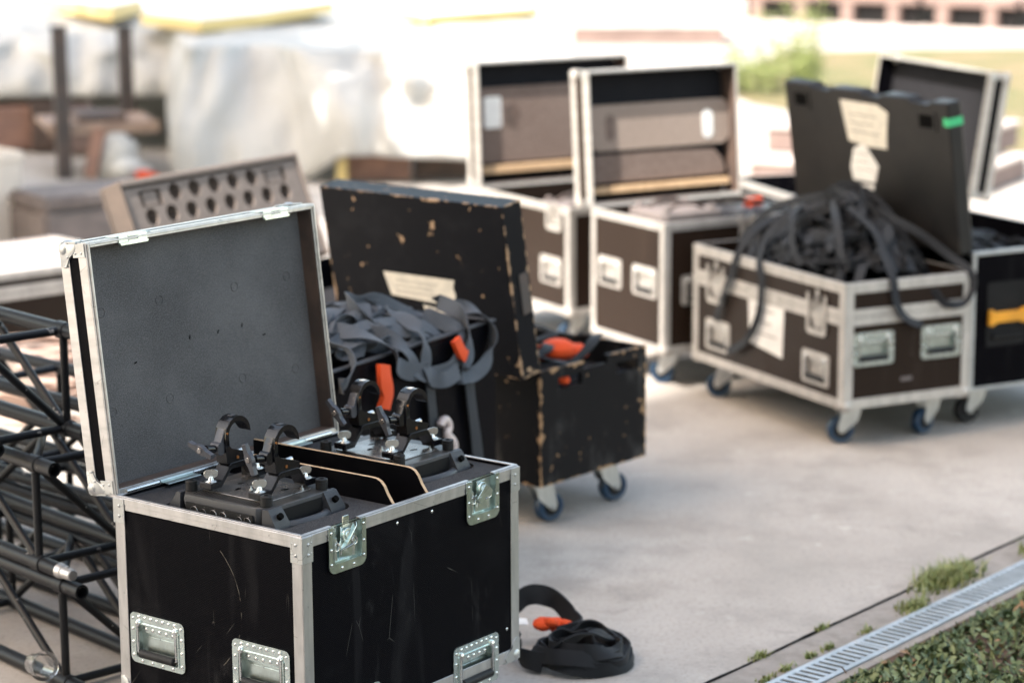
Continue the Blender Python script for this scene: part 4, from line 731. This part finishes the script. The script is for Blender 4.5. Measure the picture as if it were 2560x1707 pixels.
# sling on the ground beside the front case
c0 = Vector((.155, 6.10, 0)); rg = thing('round_sling', 'black round sling lying loosely coiled on the concrete beside the front case', 'sling', tuple(c0))
def gw(pts, wd, closed=False, n=8, seed=0, tilt=.25, up=True, mat='black_webbing', name='strap_loop'):
    P = spline(pts, n, closed); N = []
    for i in range(len(P)):
        d = (P[(i+1) % len(P)]-P[i-1]) if closed or 0 < i < len(P)-1 else (P[1]-P[0] if i == 0 else P[-1]-P[-2]); d.normalize(); out = d.cross(Vector((0, 0, 1))); a = noise.noise((i*.1, seed, 1))*1.6+tilt; N.append(Vector((0, 0, 1))*math.cos(a)+out*math.sin(a))
    b = MB(); b.ribbon(P, N, wd, .006, closed); return b.build(name, mat, rg, 40)
for k, (rx_, ry_, ox_, oy_, z_, tl_) in enumerate(((.125, .115, .03, -.03, .026, 1.35), (.118, .108, .035, -.025, .034, 1.3), (.105, .10, .02, -.03, .030, 1.15), (.122, .095, .015, -.045, .046, 1.05), (.095, .11, .04, -.02, .058, 1.0), (.085, .08, .0, -.035, .050, .8))):
    gw([(ox_+rx_*math.cos(a+k)*(1+.07*math.sin(3*a+k)), oy_+ry_*math.sin(a+k), z_+.010*math.sin(2*a+k*1.7)) for a in [q*.628 for q in range(10)]], .042, True, seed=k*2.3+1, tilt=tl_)
gw([(.12, .03, .05), (.06, -.03, .085), (-.02, -.07, .075), (-.09, -.06, .03)], .042, seed=6, tilt=.4)
gw([(-.145, .05, .025), (-.165, .11, .05), (-.16, .17, .09), (-.11, .21, .118), (-.045, .21, .105), (.0, .175, .068), (.02, .12, .05), (-.03, .07, .045)], .055, seed=9, tilt=1.45)
gw([(-.15, .03, .05), (-.155, -.02, .06), (-.14, -.07, .04), (-.08, -.11, .03)], .05, seed=12, tilt=1.2)
b = MB(); b.sphere((0, 0, 0), .030, 12, .62); b.sphere((.035, .006, -.004), .026, 10, .8); b.sphere((.062, .0, -.002), .022, 10, .7, (.3, .2, 1)); b.sphere((.02, -.012, .008), .022, 10, .7, (.2, .5, 1)); b.build('label_sleeve', 'orange_cloth', rg).location = (-.075, .125, .062); b = MB(); b.box((-.02, -.012, 0), (.02, .012, .002), .0005); o = b.build('white_tag', 'white_paper', rg); o.location = (-.135, .135, .066); o.rotation_euler = (.5, .2, .4)
# ------------------------------------------------------------------ black trusses on the left
def make_truss(label, ln=1.45, cc=.262, coupler=False):
    t_ = thing('truss', label, 'truss', group='black box trusses stacked beside the front case'); rc, rb = .0195, .0112; h = cc
    for (y, z) in ((0, 0), (cc, 0), (0, h), (cc, h)):
        b = MB(); b.cyl((-.03, y, z), (ln, y, z), rc, 20); b.pipe_end((-.06, y, z), (-1, 0, 0), rc, rc*.72); b.cyl((.01, y, z), (.055, y, z), rc+.0035, 20, bev=.003); b.build('chord', 'truss_paint', t_)
    def br(p, q): b = MB(); b.cyl(p, q, rb, 12); b.build('brace', 'truss_paint', t_)
    for x in (.033, .033+.70, .033+1.38):
        br((x, 0, rc), (x, 0, h-rc)); br((x, cc, rc), (x, cc, h-rc)); br((x, rc, 0), (x, cc-rc, 0)); br((x, rc, h), (x, cc-rc, h))
    br((.036, .014, h-.014), (.036, cc-.014, .014))
    n = 4; s = (ln-.1)/n
    for k in range(n):
        a, c = .05+k*s, .05+(k+1)*s
        if k % 2: a, c = c, a
        br((a, 0, .012), (c, 0, h-.012)); br((a, cc, .012), (c, cc, h-.012)); br((a, .012, h), (c, cc-.012, h)) if k != 1 else None
    return t_
def place(o, x, y, z, d): o.location = (x, y, z); o.rotation_euler = (0, 0, math.atan2(d[1], d[0])); return o
# local y must run to the right of the run direction seen from the near end
tr = make_truss('lowest black box truss of the front stack, lying on the concrete'); DF, DB = (-.673, .739), (-.715, .70)
def flip_y(o):
    for c in o.children: c.data.transform(Matrix.Diagonal((1, -1, 1, 1))); c.data.flip_normals()
done = set(); flip_y(tr)
place(tr, -1.13, 5.87, .0212, DF)
for lab, x, y, z, d in (('middle black box truss of the front stack with a bare silver coupler', -1.195, 5.92, .3262, DF), ('topmost black box truss of the front stack', -1.343, 5.954, .6312, DF),
                        ('lower chipped black truss passing behind the front truss stack', -1.01, 6.40, .0212, DB), ('upper chipped black truss lying on the one behind the front truss stack', -1.03, 6.42, .3262, DB)):
    c = copy_tree(tr); c['label'] = lab; place(c, x, y, z, d)
    if 'coupler' in lab: b = MB(); b.cyl((-.062, 0, 0), (-.085, 0, 0), .0205, 18, .018, bev=.002); b.cyl((-.085, 0, 0), (-.125, 0, 0), .0165, 18, .0145, bev=.002); b.cyl((-.10, 0, .010), (-.10, 0, .0185), .004, 10); b.build('coupler', 'aluminium', c)
b = MB(); prof = [(.001, 0), (.026, 0), (.031, .075), (.038, .078), (.038, .082), (.029, .079), (.025, .003), (.001, .003)]; n = 24
b.loft([[(r_*math.cos(2*math.pi*k/n), r_*math.sin(2*math.pi*k/n), z_) for k in range(n)] for r_, z_ in prof], cap=False); o = b.build('plastic_cup', 'clear_plastic'); o.location = (-1.225, 5.855, .085); o.rotation_euler = (R(78), R(8), R(28)); tag(o, 'empty clear plastic cup lying among the trusses at the bottom left', 'cup')
# ------------------------------------------------------------------ case with the holed foam lid
L, W, zt = .993, .599, .63
k_ = flight_case('foam_case', 'black case with a tilted brownish foam lid punched with two rows of round holes', -.711, 7.744, 1.0, L, W, zt, lam='plain_black', edges=False, floor=.52, group=None, cat='case')
Hl, D = .416, .10; b = MB(); b.prism(rrect(L, Hl, .02, 3, L/2, Hl/2), -D, -.088, .004); kl = b.build('lid', 'brown_board', k_); kl.matrix_local = lid_matrix('v', L, W, zt+.004, .378)
b = MB(); cols = [.05+.1045*i for i in range(9)]
def hole_tile(x0, y0, x1, y1, cx, cy, r):
    h = [(cx+r*math.cos(a), cy+r*math.sin(a)) for a in [2*math.pi*i/16+math.pi/16 for i in range(16)]]; out = []
    for px, py in h:
        dx, dy = px-cx, py-cy; t_ = min(((x1-cx)/dx if dx > 0 else (x0-cx)/dx) if abs(dx) > 1e-9 else 9e9, ((y1-cy)/dy if dy > 0 else (y0-cy)/dy) if abs(dy) > 1e-9 else 9e9); out.append((cx+dx*t_, cy+dy*t_))
    for c_ in ((x0, y0), (x1, y0), (x1, y1), (x0, y1)): j = min(range(16), key=lambda k: (out[k][0]-c_[0])**2+(out[k][1]-c_[1])**2); out[j] = c_
    b.ring_plate(out, h, -.084, -.006)
for i in range(8): x = .12+.106*i; hole_tile(x-.053, .234, x+.053, .308, x, .270, .031)
for i in range(5): x = .272+.1065*i; hole_tile(x-.053, .308, x+.053, .38, x, .344, .031)
b.box((.067, .16, -.084), (.915, .234, -.006)); b.box((.02, .02, -.084), (.98, .16, -.006)); b.box((.02, .16, -.084), (.067, .38, -.006)); b.box((.915, .16, -.084), (.975, .38, -.006))
for x0 in (.067, .752):
    x1 = .219 if x0 < .1 else .915; b.box((x0, .308, -.084), (x0+.02, .38, -.006)); b.box((x1-.02, .308, -.084), (x1, .38, -.006)); b.box((x0+.02, .366, -.084), (x1-.02, .38, -.006)); b.box((x0+.04, .312, -.084), (x1-.04, .36, -.010))
b.box((.012, .388, -.084), (L-.012, Hl-.006, .002), .004); b.box((L-.012, .004, -.084), (L-.001, Hl-.006, .002), .003); b.mi = 1; b.box((.001, .004, -.084), (.012, Hl-.006, .002), .003); b.build('foam_insert', ['grey_brown_foam', 'brown_board'], kl)
b = MB(); b.box((.005, .005, -.0875), (L-.005, Hl-.01, -.0838)); b.build('backing', 'void_black', kl); b = MB(); b.box((L+.0005, -.0, -D), (L+.012, Hl, -.07), .002); b.build('edge_strip', 'plywood_edge', kl)
# ------------------------------------------------------------------ things further left
j_ = flight_case('flight_case', 'closed low flight case with pale edges in the sun at the left behind the trusses', -2.52, 9.40, .73, 1.25, .72, .42, zb=.10, lam='scuffed_laminate')
b = MB(); b.box((.009, .009, .405), (1.241, .711, .4185)); b.build('lid', 'concrete_slab', j_)  # pale lid colour puts the sunlit look of the top into the material
b = MB(); b.box((-.004, -.004, .335), (1.254, 0, .362), .001); b.box((-.004, 0, .335), (0, .72, .362), .001); b.box((-.004, -.004, .305), (1.254, 0, .331), .001); b.build('lid_band', 'worn_aluminium', j_)
for x in (.35, .95): butterfly_latch(j_, face_y0((x, -.005, .38)), False, True, 'worn_aluminium')
o = thing('equipment_trunk', 'dull grey brown closed trunk standing behind the low pale flight case', 'trunk', (-2.42, 12.35, 0), .62); b = MB(); b.box((0, 0, .02), (.75, .5, .30), .02, 2); b.build('body', 'grey_fabric', o); b = MB(); b.box((-.008, -.008, .302), (.758, .508, .37), .025, 2); b.build('lid', 'grey_fabric', o)
o = thing('plastic_crate', 'sunlit cream plastic crate with a hand hole at the far left', 'crate', (-3.15, 12.3, 0), .7); b = MB(); shell(b, .7, .5, 0, .56, .02); b.build('body', 'pale_plastic', o); b = MB(); b.box((-.012, -.012, .52), (.712, 0, .57), .004); b.box((-.012, .5, .52), (.712, .512, .57), .004); b.box((-.012, 0, .52), (0, .5, .57), .004); b.box((.7, 0, .52), (.712, .5, .57), .004); b.build('rim', 'pale_plastic', o); b = MB(); b.prism(rrect(.16, .05, .02), 0, .002); q = b.build('hand_hole', 'void_black', o); q.matrix_local = face_y0((.45, -.001, .40))
o = thing('leaning_panel', 'black padded case lid leaning at the left picture edge above the trusses', 'case lid', (-2.14, 9.16, 0), .55); b = MB(); b.M = Matrix.Rotation(R(-17), 4, 'Y') @ Matrix.Identity(4); b.box((-.35, 0, .03), (.10, .09, .62), .008); b.build('panel', 'soft_black', o); b = MB(); b.M = Matrix.Rotation(R(-17), 4, 'Y'); b.box((-.30, -.012, .12), (.07, -.0005, .16), .003); b.build('strap', 'black_webbing', o)
g = random.Random(5)
for k in range(11):
    pts = []; cx, cy = -1.80+g.uniform(-.05, .05), 9.02+g.uniform(-.05, .05); r_ = g.uniform(.15, .26)
    for i in range(9): a = i*2*math.pi/9; q = r_*(1+.14*g.uniform(-1, 1)); pts.append((cx+q*math.cos(a), cy+q*math.sin(a), .015+.026*k+.02*g.uniform(0, 1)))
    b = MB(); b.tube(spline(pts, 5, True), .011, 8, True); o = b.build('cable_coil', 'tan_cable'); tag(o, 'loop of tan cable in the coil pile seen through the trusses', 'cable', 'tan cables coiled behind the trusses')
b = MB(); b.M = Matrix.Translation((-1.78, 8.72, .17)) @ Matrix.Rotation(R(-35), 4, 'Z') @ Matrix.Rotation(R(32), 4, 'Y'); b.box((-.24, -.014, -.01), (.24, .014, .01), .002); o = b.build('wooden_batten', 'dusty_foam'); tag(o, 'thin pale batten leaning across the tan cable pile', 'batten')
# ------------------------------------------------------------------ covered heap and what stands round it
NX, NT_ = 150, 46; V = []; F = []
def hem(x):
    s1 = min(max((x+2.50)/.3, 0), 1); s2 = min(max((x+1.35)/.25, 0), 1); yf = 17.45*(1-s1)+15.75*s1; zb = .40*(1-s1)+.012*s1; return yf*(1-s2)+15.45*s2, zb*(1-s2)+(.20-.05*max(0, x+.9))*s2
for i in range(NX+1):
    x = -8.5+9.0*i/NX; yf, zb = hem(x); zt_ = .84+.05*noise.noise((x*.8, 0, 0)); yt = yf+.55+.2*noise.noise((x*1.3, 7, 0))
    for j in range(NT_+1):
        t_ = j/NT_
        if t_ < .55:
            q = t_/.55; f = q; fold = .16*noise.noise((x*2.6, q*1.2, 3))+.09*noise.noise((x*6.5, q*1.6, 9))+.035*abs(noise.noise((x*13, q*2, 4))); amp = .25+.75*math.sin(math.pi*min(1, .5+.5*(1-q)))
            y = yf+(yt-yf)*q**1.8-fold*amp*2.3; z = zb+(zt_-zb)*(q**.8)+.02*noise.noise((x*3, q*4, 1))*q
        else:
            q = (t_-.55)/.45; y = yt+q*9.5; z = zt_+.07*noise.noise((x*1.1, y*.9, 2))+.06*q+.03*noise.noise((x*3, y*2.5, 5))
        xx = x+.05*noise.noise((x*2, t_*4, 8)) + max(0, x+.1)*-.3*(1-t_); V.append((xx, y, max(.008, z)))
for i in range(NX):
    for j in range(NT_): a = i*(NT_+1)+j; F.append((a, a+NT_+1, a+NT_+2, a+1))
me = bpy.data.meshes.new('tarpaulin'); me.from_pydata(V, [], F); me.materials.append(MATS['tarp_white']); me.polygons.foreach_set('use_smooth', [True]*len(F)); o = bpy.data.objects.new('tarpaulin', me); COL.objects.link(o)
md = o.modifiers.new('thickness', 'SOLIDIFY'); md.thickness = .006; tag(o, 'huge white tarpaulin draped in folds over a heap of equipment in the background', 'tarpaulin')
for k, (poly, lab) in enumerate((([(-3.9, 19.9), (-3.02, 18.35), (-2.93, 19.3), (-3.3, 21.0)], 'yellow edged mat at the far left on top of the tarpaulin'), ([(-2.74, 17.95), (-2.20, 17.15), (-1.86, 17.75), (-1.40, 19.3), (-2.3, 19.8)], 'largest yellow edged mat folded on top of the tarpaulin'), ([(-.84, 18.3), (-.60, 17.75), (.22, 18.7), (.0, 19.8), (-.8, 19.4)], 'thin yellow edged mat at the right on top of the tarpaulin'))):
    r_ = thing('gym_mat', lab, 'mat', (poly[1][0], poly[1][1], .93), 0, 'yellow edged mats on the tarpaulin'); p = [(x-poly[1][0], y-poly[1][1]) for x, y in poly]; b = MB(); b.prism(p, -.05, (.06, .035, .02)[k], .004); b.build('padding', 'yellow_vinyl', r_); b = MB(); b.prism([(x*.97, y*.97+.01) for x, y in p], (.061, .036, .021)[k], (.066, .041, .026)[k]); b.build('cover', 'white_vinyl', r_)
st = thing('steel_stand', 'dark steel stand with two upright posts in front of the tarpaulin', 'stand', (-2.98, 15.95, 0))
for (x, y, h) in ((0, 0, 1.0), (.27, 1.02, .93)):
    b = MB(); b.M = Matrix.Translation((x, y, 0)) @ Matrix.Rotation(.3, 4, 'Z'); b.box((-.048, -.048, 0), (.048, .048, h), .006); b.box((-.056, -.056, h), (.056, .056, h+.012), .003); b.build('post', 'rusty_steel', st)
b = MB(); b.M = Matrix.Translation((.16, .45, .33)) @ Matrix.Rotation(.3, 4, 'Z'); b.box((-.38, -.35, -.02), (.36, .40, .02), .005); b.box((-.38, -.375, -.045), (.36, -.351, .035), .004); b.build('shelf', 'tan_board', st)
b = MB(); b.M = Matrix.Translation((.16, .45, .35)) @ Matrix.Rotation(.3, 4, 'Z'); b.box((-.16, -.2, .001), (.17, .2, .05), .01); b.build('tray', 'timber_dark', st)
for (x, y, sx, sy, sz, m, lab, rz) in ((-3.75, 17.35, .5, .4, .34, 'timber_red', 'reddish wooden crate in the shade under the left tarpaulin hem', .3), (-3.15, 17.1, .16, .4, .36, 'pink_concrete', 'narrow pinkish crate upright under the tarpaulin hem', .2), (-3.45, 17.3, .22, .35, .38, 'timber_dark', 'dark brown crate between two lighter ones under the tarpaulin', .25), (-4.3, 17.5, .5, .5, .36, 'timber_dark', 'dark crate at the far left below the tarpaulin', .1)):
    o = thing('wooden_crate', lab, 'crate', (x, y, 0), rz, 'crates under the tarpaulin'); b = MB(); shell(b, sx, sy, .02, sz, .02); b.build('body', m, o); 
    for z_ in (.04, sz-.06): b = MB(); b.box((-.012, -.012, z_), (sx+.012, 0, z_+.05), .003); b.build('batten', m, o)
b = MB(); b.M = Matrix.Translation((-2.80, 15.85, 0)) @ Matrix.Rotation(R(14), 4, 'Y'); b.box((-.045, -.02, .02), (.045, .02, .36), .012, 2); o = b.build('plank_end', 'timber_red'); tag(o, 'short reddish plank leaning beside the left post of the steel stand', 'plank')
b = MB(); rings = []
for z_, r_ in ((0, .11), (.04, .135), (.15, .13), (.24, .115), (.28, .06), (.30, .05)): rings.append([(r_*1.1*math.cos(k*.524)*(1+.12*noise.noise((k, z_*6, 0))), r_*.8*math.sin(k*.524), z_) for k in range(12)])
b.loft(rings); o = b.build('cloth_sack', 'tarp_white', None, 80); o.location = (-2.62, 15.95, 0); tag(o, 'upright greyish white sack standing between the stand posts', 'sack')
b = MB(); b.sphere((0, 0, .06), .11, 12, .7); b.sphere((.08, .03, .04), .07, 10, .7); o = b.build('cloth_bundle', 'tarp_white', None, 80); o.location = (-2.52, 15.75, .03); tag(o, 'small white cloth bundle lying above the holed foam lid', 'bundle')
b = MB(); b.sphere((0, 0, .035), .055, 12, .6); b.sphere((.055, .01, .025), .04, 10, .6); o = b.build('cloth_bundle', 'orange_cloth', None, 80); o.location = (-2.40, 15.62, .03); tag(o, 'small orange cloth bundle beside the white one above the foam lid', 'bundle')
for (x, y, sx, sz, m, lab) in ((-1.08, 15.72, .42, .20, 'timber_red', 'reddish board end sticking out under the right part of the tarpaulin'), (-.64, 15.78, .40, .19, 'timber_dark', 'dark brown board end under the right part of the tarpaulin'), (-1.14, 15.60, .07, .18, 'yellow_vinyl', 'small yellow block at the end of the boards under the tarpaulin')):
    b = MB(); b.box((0, 0, .01), (sx, .06, sz), .006); o = b.build('timber_board', m); o.location = (x, y, 0); tag(o, lab, 'board')
for (x, y, L, W, z0, z1, rz, lab) in ((1.55, 15.5, 1.5, 1.1, .0, .16, -.50, 'lower pale stone slab beyond the brown padded lid'), (1.70, 15.9, 1.4, 1.0, .162, .34, -.50, 'upper pale stone slab lying on another beyond the padded lid'), (.7, 27.2, 1.7, 1.2, 0, .22, -.08, 'far low pale stone block in the sun behind the tarpaulin')):
    o = thing('stone_slab', lab, 'slab', (x, y, 0), rz, 'pale slabs in the background'); b = MB(); b.box((0, 0, z0), (L, W, z1-.03), .01); b.build('base', 'pink_concrete', o); b = MB(); b.box((-.02, -.02, z1-.03), (L+.02, W+.02, z1), .008); b.build('top', 'concrete_slab', o)  # brownish base colour also carries the shadow below the far block's top edge
for k in range(4):
    o = thing('bench', ('pinkish concrete bench at the left end of the far row', 'pinkish concrete bench second from the left in the far row', 'pinkish concrete bench third from the left in the far row', 'pinkish concrete bench at the right end of the far row')[k], 'bench', (2.95+k*1.05, 31.2-.80*k, 0), -.63, 'concrete benches at the back'); b = MB(); b.box((0, 0, .27), (1.22, .6, .39), .015); b.build('seat', 'pink_concrete', o); b = MB(); b.box((.03, .12, .0), (1.19, .45, .268)); b.build('seat_gap_shade', 'soft_black', o)  # black box under the seat stands in for the shade in the gap
    for x in (.16, .80): b = MB(); b.box((x, .02, .0), (x+.16, .119, .268), .01); b.build('leg', 'pink_concrete', o)
# shrub
sh = thing('shrub', 'ragged light green shrub in the sun at the edge of the dry lawn', 'shrub', (2.55, 21.6, 0)); g = random.Random(4); V = []; F = []
stems = []
for k in range(58):
    a = g.uniform(0, 6.28); ln = g.uniform(.3, .95); u0 = g.uniform(-.68, .18); ln *= min(1, .28+1.0*max(0, u0+.68)); stems.append((Vector((u0, g.uniform(-.3, .3), 0)), Vector((math.cos(a)*.35-.12, math.sin(a)*.3, 1)).normalized()*ln))
b = MB()
for p, d in stems: b.tube([p, p+d*.5+Vector((0, 0, .03)), p+d], [.006, .004, .002], 5)
b.build('stem', 'weed_blade', sh)
for p, d in stems:
    for _ in range(60):
        q = p+d*g.uniform(.15, 1.05)+Vector((g.gauss(0, .05), g.gauss(0, .05), g.gauss(0, .03))); a, e = g.uniform(0, 6.28), g.uniform(-.6, 1.1); dv = Vector((math.cos(a)*math.cos(e), math.sin(a)*math.cos(e), math.sin(e))); s_ = dv.orthogonal().normalized(); s2 = g.uniform(.03, .055); i0 = len(V)
        V += [q, q+dv*s2*.5+s_*s2*.22, q+dv*s2, q+dv*s2*.5-s_*s2*.22]; F.append((i0, i0+1, i0+2, i0+3))
me = bpy.data.meshes.new('crown'); me.from_pydata([tuple(v) for v in V], [], F); me.materials.append(MATS['shrub_leaf']); o = bpy.data.objects.new('crown', me); COL.objects.link(o); o.parent = sh

# unseen trees added on the left to throw dappled shade on heap and ground
for tx, ty, sd_, lab in ((-6.75, 12.9, 21, 'unseen leafy tree nearer the covered heap, added to shade the tarpaulin'), (-7.4, 10.3, 34, 'unseen leafy tree added to shade the ground left of the cream crate')):
    tr_ = thing('shade_tree', lab, 'tree', (tx, ty, 0)); b = MB(); b.tube([(0, 0, 0), (.05, .02, 1.5), (-.04, .05, 3.2), (.05, 0, 5.2), (.0, .05, 7)], [.22, .18, .15, .11, .07], 12)
    g = random.Random(sd_); tips = []
    for k in range(20): z = 3.6+k*.2; a = k*2.4; tip = Vector((math.cos(a)*g.uniform(.8, 2.3), math.sin(a)*g.uniform(.8, 2.3), z+g.uniform(.4, 1.4))); b.tube([(0, 0, z), tip*.5+Vector((0, 0, z*.5+.1)), tip], [.06, .04, .015], 6); tips.append(tip)
    b.build('trunk', 'timber_dark', tr_); V = []; F = []
    for _ in range(8000):
        t0 = g.choice(tips); f_ = g.uniform(.5, 1.08); q = Vector((t0.x*f_+g.gauss(0, .42), t0.y*f_+g.gauss(0, .42), max(3.4, t0.z+g.gauss(0, .4)))); a, e = g.uniform(0, 6.28), g.uniform(-.5, .5); dv = Vector((math.cos(a)*math.cos(e), math.sin(a)*math.cos(e), math.sin(e))); s_ = dv.orthogonal().normalized(); z_ = g.uniform(.13, .24); i0 = len(V); V += [tuple(q), tuple(q+dv*z_*.5+s_*z_*.4), tuple(q+dv*z_), tuple(q+dv*z_*.5-s_*z_*.4)]; F.append((i0, i0+1, i0+2, i0+3))
    me = bpy.data.meshes.new('crown'); me.from_pydata(V, [], F); me.materials.append(MATS['shrub_leaf']); o = bpy.data.objects.new('crown', me); COL.objects.link(o); o.parent = tr_

b = MB(); b.prism([(-.02, -.011), (.017, -.013), (.022, .008), (-.014, .012)], 0, .0012); o = b.build('paper_scrap', 'white_paper'); o.location = (1.18, 6.70, .006); tag(o, 'tiny white paper scrap lying on the strip beside the drain', 'paper')
